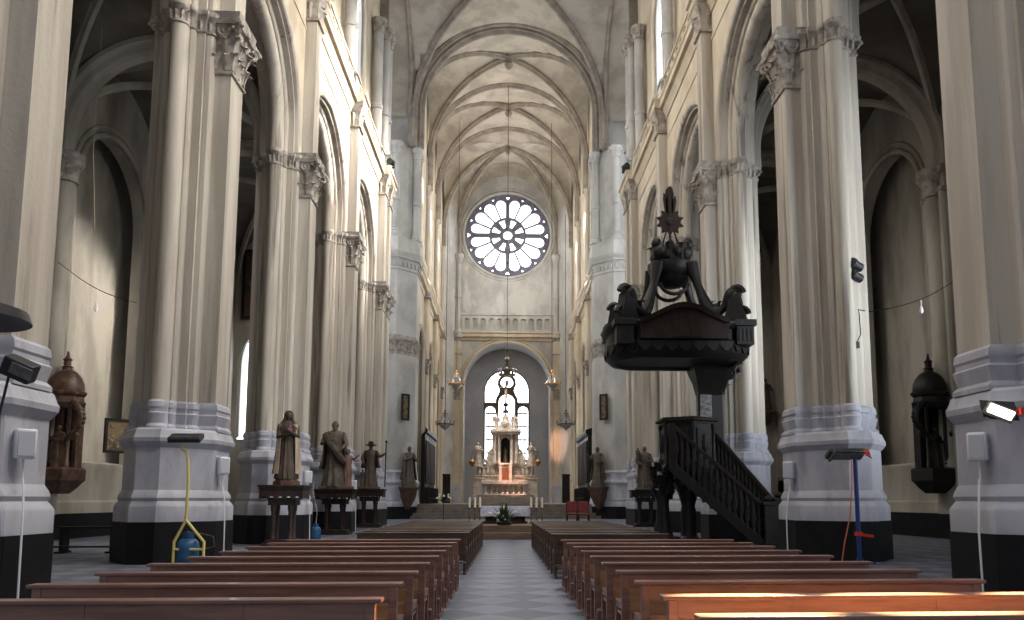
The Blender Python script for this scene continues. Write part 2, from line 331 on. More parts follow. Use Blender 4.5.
# ------------------------------------------------------------------ arcade walls with moulded arches
ZS = 16.2
def arch_path_section():
    q = [p for p in Q if p[0] <= .80]
    return q + [(-a, b) for a, b in reversed(q) if a > 1e-6]
def arcade(side, name):
    root = MB(); ys = PY + [WP]; x = side * PX; nv = -side      # nv points to the nave
    holes = []
    y0, y1 = PY[0] - .1, WP + WEXT + .9
    outer = [(y0, 15.35)]
    for i in range(4):
        c = (ys[i] + ys[i + 1]) / 2; R0 = (ys[i + 1] - ys[i]) / 2 - .5
        outer += [(c - R0, 15.35)] + arc(c, ZS, R0, 180, 0, 28) + [(c + R0, 15.35)]
    outer += [(y1, 15.35), (y1, 22.7), (y0, 22.7)]
    root.plate(outer, [], 1.6, lambda u, v, w: (x + w, u, v))
    w = tag(root.build(name, M['spandrel']), kind='structure')
    sec = arch_path_section()
    for i in range(4):
        c = (ys[i] + ys[i + 1]) / 2; m = MB(); rings = []
        st = [(180, 15.33)] + [(a, None) for a in range(180, -1, -5)] + [(0, 15.33)]
        for a, zz in st:
            ring = []
            for pa, pb in sec:
                r = (ys[i + 1] - ys[i]) / 2 - pb + .002
                yy = c + r * cos(radians(a)); z = zz if zz else ZS + r * sin(radians(a))
                ring.append((x + nv * pa, yy, z))
            rings.append(ring)
        m.loft(rings, closed=False); m.build('arch_moulding', M['stone'], w, angle=30)
    # cornice: runs between the pillars and breaks forward over each one
    cm = MB(); prof = [(.80, 20.95), (.84, 20.95), (.84, 21.05), (.80, 21.1)]
    corn = [(.75, 22.15), (.86, 22.15), (.9, 22.3), (1.02, 22.45), (1.05, 22.6), (1.22, 22.62), (1.22, 22.95), (1.28, 23.0), (1.3, 23.12), (.75, 23.14)]
    for pr in (prof, corn):
        cm.loft([[(x + nv * a, yy, z) for a, z in pr] for yy in (y0, y1)])
    for k, yc in enumerate(ys):
        e = WEXT if k == 4 else 0
        blk = [(.7, 22.55), (1.34, 22.6), (1.5, 22.72), (1.52, 23.0), (1.62, 23.04), (1.64, 23.2), (.7, 23.22)]
        cm.loft([[(x + nv * a, yy, z) for a, z in blk] for yy in (yc - .75, yc + .75 + e)])
    cm.build('cornice', M['spandrel'], w)
    # balustrade over the cornice
    for i in range(4):
        c = (ys[i] + ys[i + 1]) / 2; a0, a1 = ys[i] + (.7 if i < 4 else 0), ys[i + 1] - .7
        n = 9; st = (a1 - a0) / n; hl = [arched(a0 + k * st + .14, a0 + (k + 1) * st - .14, 23.35, 23.95, 8) for k in range(n)]
        bl = MB().plate([(a0, 23.1), (a1, 23.1), (a1, 24.35), (a0, 24.35)], hl, .2, lambda u, v, ww: (x + nv * .85 + ww, u, v))
        bl.bb(x + nv * .85 - .17, x + nv * .85 + .17, a0, a1, 24.33, 24.48)
        bl.build('balustrade', M['spandrel'], w)
    return w
wl = arcade(-1, 'wall_left'); wr = arcade(1, 'wall_right')

# ------------------------------------------------------------------ upper wall with windows, tall columns over each pillar
def upper(side, parent):
    x = side * 9.55; nv = -side; ys = PY + [WP]; y0, y1 = PY[0], WP + WEXT + .9
    holes = []; wins = []
    for i in range(4):
        c = (ys[i] + ys[i + 1]) / 2; o = arched(c - 2.4, c + 2.4, 25.4, 32.0); holes.append(o); wins.append((c, o))
    MB().plate([(y0, 23.1), (y1, 23.1), (y1, 47), (y0, 47)], holes, .7, lambda u, v, w: (x + w, u, v)).build('upper_wall', M['spandrel'], parent)
    return wins
def upper_column(name, x, y, parent, r=.33, z0=23.2, z1=32.6):
    m = MB()
    m.box((x, y, z0 + .55), (1.0, 1.0, 1.1)); m.box((x, y, z0 + 1.12), (1.15, 1.15, .14)); m.box((x, y, z0 + .08), (1.15, 1.15, .16))
    m.lathe([(r * 1.5, z0 + 1.15), (r * 1.5, z0 + 1.3), (r * 1.25, z0 + 1.4), (r * 1.35, z0 + 1.5), (r, z0 + 1.65), (r, 27.2), (r * 1.2, 27.25), (r * 1.2, 27.5), (r, 27.55), (r, z1)], (x, y, 0), 16)
    m.build(name, M['rear'], parent)
    c = MB().lathe([(r, z1 - .05), (r * 1.2, z1), (r * 1.05, z1 + .08), (r * 1.3, z1 + .5), (r * 1.7, z1 + .75), (r * 1.7, z1 + .9)], (x, y, 0), 12)
    for k in range(8): c.leaf((x + r * cos(k * pi / 4), y + r * sin(k * pi / 4), z1 + .05), (cos(k * pi / 4), sin(k * pi / 4), 0), .6, .28, .26, 4)
    c.build('upper_capital', M['cap'], parent)
nwin = 0
for side, par in ((-1, wl), (1, wr)):
    wins = upper(side, par)
    for c, o in wins:
        nwin += 1; x = side * 9.6
        wn = tag(MB().plate(o, [[(c + (u - c) * .86, 25.4 + (v - 25.4) * .955 + .15) for u, v in o]], .3, lambda u, v, w: (x + w, u, v)).bb(x - .08, x + .08, c - .09, c + .09, 25.4, 34.1).build('window_%d' % nwin, M['rear']), kind='structure')
        pm = MB().plate(o, [], .04, lambda u, v, w: (x + side * .1 + w, u, v)); pm.build('pane', M['glass'], wn)
        for k in range(7): MB
    for i, y in enumerate(PY): upper_column('upper_column', side * 8.72, y, par)
    upper_column('upper_column', side * 8.75, WP - .25, par); upper_column('upper_column', side * 8.45, WP + .75, par); upper_column('upper_column', side * 8.45, WP + 1.85, par)

# ------------------------------------------------------------------ vaults
ZV = 37.2; HW = 8.3
def groin(mb, y0, y1, hw, zv, rise, x0=None, x1=None, cx=0.0, nx=36, ny=20, ext=.35, fall=.06):
    x0 = -hw if x0 is None else x0; x1 = hw if x1 is None else x1; cy = (y0 + y1) / 2; hy = (y1 - y0) / 2; vs = []; fs = []
    for j in range(ny + 1):
        for i in range(nx + 1):
            x = lerp(x0, x1, .5 - .5 * cos(pi * i / nx)); y = lerp(y0, y1, .5 - .5 * cos(pi * j / ny))
            zt = rise * sqrt(max(0, 1 - (x / hw) ** 2)) if abs(x) < hw else 0; zl = (rise + ext) * sqrt(max(0, 1 - ((y - cy) / hy) ** 2)) * (1 - fall * abs(x) / hw)
            vs.append((cx + x, y, zv + max(zt, zl)))
    for j in range(ny):
        for i in range(nx): fs.append((j * (nx + 1) + i, j * (nx + 1) + i + 1, (j + 1) * (nx + 1) + i + 1, (j + 1) * (nx + 1) + i))
    mb.add(vs, fs)
RIB = [(-.26, .12), (-.26, -.1), (-.17, -.16), (-.13, -.3), (-.06, -.38), (.06, -.38), (.13, -.3), (.17, -.16), (.26, -.1), (.26, .12)]
def big(sec, k): return [(a * k, b * k) for a, b in sec]
def trans_rib(mb, y, hw, zv, rise, sec, cx=0.0, z0=None):
    pth = [(cx + hw * cos(radians(a)), y, zv + rise * sin(radians(a))) for a in range(0, 181, 5)]
    if z0 is not None: pth = [(cx + hw, y, z0)] + pth + [(cx - hw, y, z0)]
    mb.sweep([(a, b) for a, b in sec], pth, (0, 1, 0), -1 if False else 1)
def diag_rib(mb, p, q, zv, rise, sec):
    P_ = Vector(p); Q_ = Vector(q); d = (Q_ - P_); s = Vector((d.y, -d.x, 0)).normalized(); pth = []
    for a in range(0, 181, 5):
        t = .5 - .5 * cos(radians(a)); pth.append((lerp(p[0], q[0], t), lerp(p[1], q[1], t), zv + (rise + .1) * sin(radians(a))))
    mb.sweep(sec, pth, s, 1)
EP = 70.5; CB = [70.5, 80.5, 90.5]; RY = 104.5; BOSS = (0, 96.6, 46.0)
ce = MB()
for y0, y1 in zip([PY[0]] + PY[1:] + [], PY[1:] + [WP]): groin(ce, y0, y1, 9.2, ZV - .9, 9.2)
groin(ce, WP + 1.5, EP, 9.2, ZV - .5, 8.9, -15, 15, nx=60)
for y0, y1 in zip(CB, CB[1:]): groin(ce, y0, y1, HW, ZV, HW)
ceiling = tag(ce.build('ceiling', M['vault'], angle=25), kind='structure')
def curve_to(c, v):       # rib from the boss down to a corner
    return Vector((lerp(BOSS[0], c[0], v), lerp(BOSS[1], c[1], v), ZV + (BOSS[2] - ZV) * sqrt(max(0, 1 - v * v))))
corners = [(-HW, 90.5), (-HW, 101.0), (-6.6, RY), (6.6, RY), (HW, 101.0), (HW, 90.5)]
ap = MB(); nu, nvv = 12, 16
for (c0, c1, h) in [(corners[0], corners[1], 7.6), (corners[1], corners[2], 3.4), (corners[2], corners[3], 8.2), (corners[3], corners[4], 3.4), (corners[4], corners[5], 7.6)]:
    vs = []; fs = []
    for j in range(nvv + 1):
        v = sin(pi / 2 * j / nvv)
        for i in range(nu + 1):
            u = .5 - .5 * cos(pi * i / nu); p = curve_to(c0, v).lerp(curve_to(c1, v), u); p.z += h * sqrt(max(0, 1 - (2 * u - 1) ** 2)) * v ** 3.0
            vs.append(p)
    for j in range(nvv):
        for i in range(nu): fs.append((j * (nu + 1) + i, j * (nu + 1) + i + 1, (j + 1) * (nu + 1) + i + 1, (j + 1) * (nu + 1) + i))
    ap.add(vs, fs)
# the cell towards the arch
vs = []; fs = []
for j in range(nvv + 1):
    v = sin(pi / 2 * j / nvv)
    for i in range(25):
        u = .5 - .5 * cos(pi * i / 24); p = curve_to(corners[0], v).lerp(curve_to(corners[5], v), u); p.z += HW * sqrt(max(0, 1 - (2 * u - 1) ** 2)) * v ** 2.2; vs.append(p)
for j in range(nvv):
    for i in range(24): fs.append((j * 25 + i, j * 25 + i + 1, (j + 1) * 25 + i + 1, (j + 1) * 25 + i))
ap.add(vs, fs); ap.build('apse_vault', M['vault'], ceiling, angle=40)
for k, y in enumerate([EP, 80.5, 90.5]):
    m = MB(); trans_rib(m, y, HW - .05, ZV, HW, big(RIB, 1.35 if k == 0 else 1.15), z0=33.6)
    if k == 0: trans_rib(m, y - .75, HW + .35, ZV, HW + .25, big(RIB, .9), z0=33.6)
    m.build('transverse_arch', M['rib'], ceiling, angle=30)
for y0, y1 in [(WP + 1.5, EP)] + list(zip(CB, CB[1:])):
    for sg in (-1, 1):
        hw = HW + (.5 if y0 < 60 else 0)
        m = MB(); diag_rib(m, (-hw * sg, y0, 0), (hw * sg, y1, 0), ZV, HW, RIB if y0 > 60 else big(RIB, 1.25)); m.build('diagonal_rib', M['rib'], ceiling, angle=30)
for sg in (-1, 1):   # arches towards the transepts
    m = MB(); pth = [(sg * 8.9, 62 - 8.4 * cos(radians(a)), ZV + 8.3 * sin(radians(a))) for a in range(0, 181, 5)]
    m.sweep(big(RIB, 1.3), [(sg * 8.9, 62 - 8.4, 33.6)] + pth + [(sg * 8.9, 62 + 8.4, 33.6)], (1, 0, 0), 1); m.build('transept_arch', M['rib'], ceiling, angle=30)
for c in corners[1:5]:
    m = MB(); pth = [curve_to(c, sin(pi / 2 * j / 16)) for j in range(17)] ; pth = [p - Vector((0, 0, .02)) for p in pth] + [Vector((c[0], c[1], 33.6))]
    d = Vector((c[0] - BOSS[0], c[1] - BOSS[1], 0)); m.sweep(RIB if abs(c[0]) > 7 else big(RIB, 1.2), pth, (d.y, -d.x, 0), 1 if True else -1); m.build('apse_rib', M['rib'], ceiling, angle=30)
for y, z in ((75.5, 45.05), (85.5, 45.05), (96.6, 45.65)):
    m = MB().lathe([(.05, -.75), (.25, -.65), (.38, -.4), (.42, -.2), (.3, -.05), (.3, .3)], (0, y, z), 12)
    for k in range(6): m.leaf((.3 * cos(k * pi / 3), y + .3 * sin(k * pi / 3), z - .45), (cos(k * pi / 3), sin(k * pi / 3), 0), .3, .22, .16, 4)
    m.build('boss', M['rib'], ceiling)
# ------------------------------------------------------------------ crossing piers towards the choir
def epier(side, label):
    t = thing('chancel_pier', label, 'pier', (side * (8.2 if side < 0 else 7.85), 71.5, 0), group='piers at the chancel steps'); t['kind'] = 'thing'
    pol = [(2.8, -2.3), (1.55, -2.3), (0, -.6), (0, 2.0), (.7, 2.8), (2.8, 2.8)]
    pol = [(side * a, b) for a, b in pol]; cx, cy = side * 1.6, .4
    def pp(d): return [(cx + (a - cx) * (1 + d / hypot(a - cx, b - cy)), cy + (b - cy) * (1 + d / hypot(a - cx, b - cy))) for a, b in pol]
    lo = lambda rs: MB().loft([[(x, y, z) for x, y in pp(d)] for z, d in rs])
    lo([(0, .4), (1.05, .4)]).build('plinth', M['black'], t)
    lo([(1.05, .38), (1.4, .38), (1.5, .3), (1.62, .34), (1.8, .24), (2.9, .24), (3.0, .34), (3.15, .36), (3.3, .22), (3.5, .16), (3.9, .12), (4.0, .16), (4.1, .06), (4.2, 0)]).build('base', M['base'], t)
    lo([(4.2, 0), (14.3, 0)]).build('shaft', M['rear'], t)
    c = lo([(14.3, .0), (14.6, .0), (14.62, .06), (14.7, .06), (14.75, .02), (15.3, .04), (15.5, .14), (15.55, .2), (15.75, .22), (15.8, .06), (16.05, .0)])
    for a0, a1 in zip(pol[:3], pol[1:4]):
        d = Vector((a1[0] - a0[0], a1[1] - a0[1], 0)); n = Vector((d.y, -d.x, 0)).normalized() * side * -1
        if n.dot(Vector((a0[0] - cx, a0[1] - cy, 0))) < 0: n = -n
        k = max(2, int(d.length / .34))
        for i in range(k): c.leaf(Vector((a0[0], a0[1], 14.75)) + d * ((i + .5) / k) + n * .04, n, .75, .3, .16, 4)
    c.build('capital', M['cap'], t, angle=30)
    lo([(16.0, 0), (21.9, 0)]).build('upper_shaft', M['rear'], t)
    e = lo([(21.9, .0), (21.92, .1), (22.05, .1), (22.1, .02), (22.75, .04), (22.9, .12), (22.95, .28), (23.2, .32), (23.3, .42), (23.55, .46), (23.6, .3), (24.9, .2)])
    for a0, a1 in zip(pol[:3], pol[1:4]):
        d = Vector((a1[0] - a0[0], a1[1] - a0[1], 0)); n = Vector((d.y, -d.x, 0)).normalized()
        if n.dot(Vector((a0[0] - cx, a0[1] - cy, 0))) < 0: n = -n
        k = max(2, int(d.length / .42))
        for i in range(k):
            q = Vector((a0[0], a0[1], 22.45)) + d * ((i + .5) / k) + n * .06; e.box(q, (.16, .2, .4), atan2(n.y, n.x))
    e.build('entablature', M['rear'], t)
    lo([(24.8, -.35), (34.0, -.35)]).build('upper_wall', M['rear'], t)
    for (a, b, r) in ((side * 1.9, -2.05, .36), (side * .2, -.6, .32), (side * .1, .6, .24)):
        m = MB().lathe([(r * 1.6, 24.9), (r * 1.6, 25.2), (r * 1.3, 25.3), (r * 1.4, 25.45), (r, 25.6), (r, 28.2), (r * 1.25, 28.25), (r * 1.25, 28.45), (r, 28.5), (r, 32.6), (r * 1.2, 32.62), (r, 32.7), (r * 1.25, 33.1), (r * 1.9, 33.4), (r * 1.9, 33.6)], (a, b, 0), 12)
        for k in range(8): m.leaf((a + r * cos(k * pi / 4), b + r * sin(k * pi / 4), 32.65), (cos(k * pi / 4), sin(k * pi / 4), 0), .7, .3, .3, 4)
        m.build('upper_column', M['rear'], t)
    return t
epier(-1, 'broad angled stone pier left of the chancel steps, small picture and statue on its face')
epier(1, 'broad angled stone pier right of the chancel steps, small picture and statue on its face')
# ------------------------------------------------------------------ floor, chancel
tag(MB().bb(-20, 20, -4, 110, -.3, 0).build('floor', M['floor'], smooth=False), kind='structure')
st = MB()
for k in range(5): st.bb(-8.3, 8.3, 70.0 + .42 * k, 112, .25 * k, .25 * (k + 1))
tag(st.build('floor_chancel', M['step'], smooth=False, bevel=.02), kind='structure')
# ------------------------------------------------------------------ choir walls
def choir(side, name):
    x = side * 8.9; nv = -side; ys = [72.5, 80.5, 90.5, 100.9]
    holes = []; lows = []
    for a, b in zip(ys, ys[1:]):
        c = (a + b) / 2; r = min(3.1, (b - a) / 2 - 1.1); o = arched(c - r, c + r, 1.3, 15.4); lows.append((c, r, o)); holes.append(o)
    ups = [arched(c - 1.3, c + 1.3, 26, 32) for c, r, o in lows]
    w = tag(MB().plate([(72.5, 0), (101.2, 0), (101.2, 46), (72.5, 46)], holes + ups, .8, lambda u, v, w_: (x + w_, u, v)).build(name, M['spandrel']), kind='structure')
    MB().bb(x + side * .5, x + side * .6, 72.5, 101.2, 0, 23).build('recess_wall', M['aisle'], w)
    for c, r, o in lows:
        m = MB(); sec = [(-.2, -.2), (.2, -.2), (.2, .1), (0, .25), (-.2, .1)]
        pth = [(x + nv * .45, c + r * cos(radians(a)), 15.4 + r * sin(radians(a))) for a in range(0, 181, 6)]
        m.sweep(sec, [(pth[0][0], pth[0][1], 1.3)] + pth + [(pth[-1][0], pth[-1][1], 1.3)], (1, 0, 0), 1); m.build('arch_moulding', M['stone'], w)
    for y in ys[1:3] + [100.4]:
        p = MB().bb(x + nv * .4, x + nv * .75, y - .5, y + .5, 1.2, 22.2); p.lathe([(.34, 1.2), (.34, 22)], (x + nv * .65, y, 0), 12); p.build('pilaster', M['spandrel'], w)
        c = MB()
        for z0, z1, d in ((14.2, 14.35, .12), (14.35, 15.3, .08), (15.3, 15.7, .26), (22.0, 22.6, .3)): c.bb(x, x + nv * (.8 + d), y - .5 - d, y + .5 + d, z0, z1)
        for k in range(4): c.leaf((x + nv * .85, y - .4 + .27 * k, 14.4), (nv, 0, 0), .95, .3, .3, 4)
        c.build('capital', M['cap'], w)
        m = MB().lathe([(.45, 23.3), (.45, 23.8), (.26, 24.1), (.26, 33), (.34, 33.05), (.3, 33.2), (.5, 33.8), (.5, 34)], (x + nv * .55, y, 0), 12)
        for k in range(8): m.leaf((x + nv * .55 + .26 * cos(k * pi / 4), y + .26 * sin(k * pi / 4), 33.1), (cos(k * pi / 4), sin(k * pi / 4), 0), .6, .24, .25, 4)
        m.build('upper_column', M['stone'], w)
    MB().loft([[(x + nv * a, yy, z) for a, z in [(.3, 22.0), (.5, 22.1), (.55, 22.5), (.85, 22.6), (.85, 23.0), (1.0, 23.15), (1.0, 23.3), (.3, 23.3)]] for yy in (72.8, 101.2)]).build('cornice', M['spandrel'], w)
    hl = [arched(73 + .95 * k + .15, 73 + .95 * k + .8, 23.6, 24.4, 6) for k in range(29)]
    MB().plate([(72.9, 23.3), (101, 23.3), (101, 25.2), (72.9, 25.2)], hl, .2, lambda u, v, w_: (x + nv * .6 + w_, u, v)).build('balustrade', M['spandrel'], w)
    for c, r, o in lows:
        global nwin; nwin += 1; o = arched(c - 1.3, c + 1.3, 26, 32)
        wn = tag(MB().plate(o, [[(c + (u - c) * .86, 26 + (v - 26) * .95 + .15) for u, v in o]], .3, lambda u, v, w_: (x + w_, u, v)).build('window_%d' % nwin, M['stone']), kind='structure')
        MB().plate(o, [], .04, lambda u, v, w_: (x + side * .1 + w_, u, v)).build('pane', M['glass'], wn)
    return w
choir(-1, 'wall_choir_left'); choir(1, 'wall_choir_right')
# canted corners + rear wall
RZ, RR = 37.1, 5.72
rw = MB()
arch = [(-8.9, 0), (-5.67, 0)] + arc(0, 16.6, 5.67, 180, 0, 36) + [(5.67, 0), (8.9, 0)]
rw.plate(arch + [(8.9, 23), (-8.9, 23)], [], .8, lambda u, v, w: (u, RY + .4 + w, v))
rw.plate([(-8.9, 23), (8.9, 23), (8.9, 47), (-8.9, 47)], [circ(0, RZ, RR, 56)], .8, lambda u, v, w: (u, RY + .4 + w, v))
for sg in (-1, 1):
    rw.loft([[(sg * 8.5, 100.8, z), (sg * 6.6, RY + .05, z), (sg * 6.9, RY + .5, z), (sg * 9.3, 101.0, z)] for z in (0, 46)])
rear = tag(rw.build('wall_rear', M['rear']), kind='structure')
m = MB()
for r, yo, tr in ((5.95, -.05, .16), (6.35, -.03, .12)): m.tube([(r * cos(a * pi / 32), RY + yo, RZ + r * sin(a * pi / 32)) for a in range(64)], tr, 8, True)
m.build('rose_moulding', M['rear'], rear)
m = MB()
for r, tr in ((5.85, .2), (6.2, .13)): m.tube([(r * cos(radians(a)), RY - .05, 16.6 + r * sin(radians(a))) for a in range(0, 181, 5)], tr, 8)
for sg in (-1, 1): m.bb(sg * 5.65, sg * 6.05, RY - .25, RY + .3, 1.2, 16.6)
m.build('arch_moulding', M['spandrel'], rear, angle=50)
for sg in (-1, 1):
    m = MB().bb(sg * 6.1, sg * 7.7, RY - .55, RY + .2, 3.6, 22.6); m.build('pilaster', M['spandrel'], rear)
    m = MB().bb(sg * 5.9, sg * 7.9, RY - .75, RY + .2, 1.2, 3.3).bb(sg * 6.0, sg * 7.8, RY - .65, RY + .2, 3.3, 3.6); m.build('base', M['base'], rear, bevel=.05)
    c = MB()
    for z0, z1, d in ((14.6, 14.8, .1), (14.8, 16.0, .06), (16.0, 16.5, .25), (22.5, 22.9, .15), (20.6, 20.8, .1)): c.bb(sg * (6.1 - d), sg * (7.7 + d), RY - .55 - d, RY, z0, z1)
    for k in range(5): c.leaf((sg * (6.25 + .32 * k), RY - .62, 14.8), (0, -1, 0), 1.15, .34, .34, 4)
    c.build('capital', M['cap'], rear)
    m = MB().lathe([(.7, 22.9), (.7, 23.5), (.36, 23.9), (.36, 28.2), (.46, 28.25), (.46, 28.5), (.36, 28.55), (.36, 33), (.45, 33.05), (.4, 33.2), (.7, 33.9), (.7, 34.2)], (sg * 6.5, RY - .3, 0), 14)
    for k in range(8): m.leaf((sg * 6.5 + .36 * cos(k * pi / 4), RY - .3 + .36 * sin(k * pi / 4), 33.1), (cos(k * pi / 4), sin(k * pi / 4), 0), .7, .3, .3, 4)
    m.build('corner_column', M['rear'], rear)
MB().loft([[(xx, RY - a, z) for a, z in [(-.1, 22.5), (.3, 22.6), (.35, 22.9), (.75, 23.0), (.75, 23.35), (.9, 23.5), (.9, 23.7), (-.1, 23.7)]] for xx in (-8.4, 8.4)]).build('cornice', M['spandrel'], rear)
nb = 15; stp = 16.0 / nb
hl = [arched(-8 + stp * k + .17, -8 + stp * (k + 1) - .17, 24.05, 25.2, 8) for k in range(nb)]
b = MB().plate([(-8, 23.7), (8, 23.7), (8, 26.0), (-8, 26.0)], hl, .25, lambda u, v, w: (u, RY - .2 + w, v)); b.bb(-8, 8, RY - .5, RY - .05, 25.95, 26.2); b.build('balustrade', M['rear'], rear)
# rose window
nwin += 1
holes = []
for k in range(16):
    a = 2 * pi * (k + .5) / 16; card = .0
    lo = .5 * pi / 16 * 2
    def pt(r, t): return (r * cos(t), RZ + r * sin(t))
    # petal: narrow at the inner ring, round outside; the four cardinal bars are thicker
    e0 = a - pi / 16; e1 = a + pi / 16
    def edge(k_): return .27 if k_ % 4 == 0 else .085
    h0, h1 = edge(k), edge((k + 1))
    poly = []
    ri, ro = 2.5, 4.4
    i0 = e0 + h0 / ri; i1 = e1 - h1 / ri; o0 = e0 + h0 / ro; o1 = e1 - h1 / ro
    pA = Vector(pt(ro, o0)); pB = Vector(pt(ro, o1)); mid = (pA + pB) / 2; rr = (pB - pA).length / 2; dirv = (pB - pA).normalized(); outv = Vector((mid.x, mid.y - RZ)).normalized()
    poly = [pt(ri, i1), pt(ri, (i0 + i1) / 2 + 0), pt(ri, i0)] if True else []
    poly = [tuple(p) for p in poly] + [tuple(mid - dirv * rr * cos(t) + outv * rr * sin(t)) for t in [pi * j / 10 for j in range(11)]]
    holes.append(poly)
    # small spandrel opening on the rim
    t = e0; R_ = 5.42; w_ = .36 if k % 4 == 0 else .24; dp = .5 if k % 4 == 0 else .34
    holes.append([pt(R_, t - w_ / R_), pt(R_, t + w_ / R_), pt(R_ - dp, t)])
for k in range(8):
    a = 2 * pi * (k + .5) / 8; h = .42; r0, r1 = 1.12, 2.2
    holes.append([(r0 * cos(a - .16), RZ + r0 * sin(a - .16)), (r0 * cos(a + .16), RZ + r0 * sin(a + .16))] + [(r1 * cos(a + t), RZ + r1 * sin(a + t)) for t in (.19, .16, .08, 0, -.08, -.16, -.19)])
holes.append(circ(0, RZ, .62, 20))
wn = tag(MB().plate(circ(0, RZ, 5.82, 64), holes, .5, lambda u, v, w: (u, RY + .4 + w, v)).build('window_%d' % nwin, M['tracery']), kind='structure')
MB().plate(circ(0, RZ, 5.8, 48), [], .05, lambda u, v, w: (u, RY + .5 + w, v)).build('pane', M['glass'], wn)
# apse niche behind the altar with its round headed window
AD = 109.0
na = MB()
prof = [(-5.67, 1.2)] + arc(0, 16.6, 5.67, 180, 0, 36) + [(5.67, 1.2)]
na.loft([[(x, y, z) for x, z in prof] for y in (RY + .3, AD)], closed=False)
AW = arched(-3.15, 3.15, 6.2, 16.4, 24)
na.plate([(-6, 1.2), (6, 1.2), (6, 23), (-6, 23)], [AW], .6, lambda u, v, w: (u, AD + .3 + w, v))
tag(na.build('wall_apse', M['apse'], angle=30), kind='structure')
nwin += 1
holes = [arched(-2.95, -1.55, 6.4, 13.7, 10), arched(1.55, 2.95, 6.4, 13.7, 10), arched(-1.1, 1.1, 6.4, 14.95, 14), circ(0, 17.62, .88, 20)]
for sg in (-1, 1):
    holes.append([(sg * 2.97, 14.9), (sg * 1.55, 14.9)] + [(sg * 1.55 * cos(radians(t)), 15.0 + 1.55 * sin(radians(t))) for t in (20, 40)] + [(sg * .95, 16.6)] + [(sg * 1.28 * cos(radians(t)), 17.62 + 1.28 * sin(radians(t))) for t in (-35, -10, 20, 50, 70)] + [(sg * .5, 19.25)] + [(sg * 3.0 * cos(radians(t)), 16.4 + 2.98 * sin(radians(t))) for t in (74, 60, 45, 30, 15, 0)])
wn = tag(MB().plate(AW, holes, .35, lambda u, v, w: (u, AD + .3 + w, v)).build('window_%d' % nwin, M['brownbar']), kind='structure')
MB().plate(AW, [], .04, lambda u, v, w: (u, AD + .45 + w, v)).build('pane', M['glass'], wn)
lb = MB()
for z in (8.0, 9.8, 11.6, 13.4):
    for sg in (-1, 1): lb.bb(sg * 1.45, sg * 2.9, AD + .3, AD + .4, z - .1, z + .1)
for x in (-2.5, -1.85, -.75, .75, 1.85, 2.5): lb.bb(x - .05, x + .05, AD + .33, AD + .4, 6.3, 14.2)
lb.build('leading', M['lead'], wn)

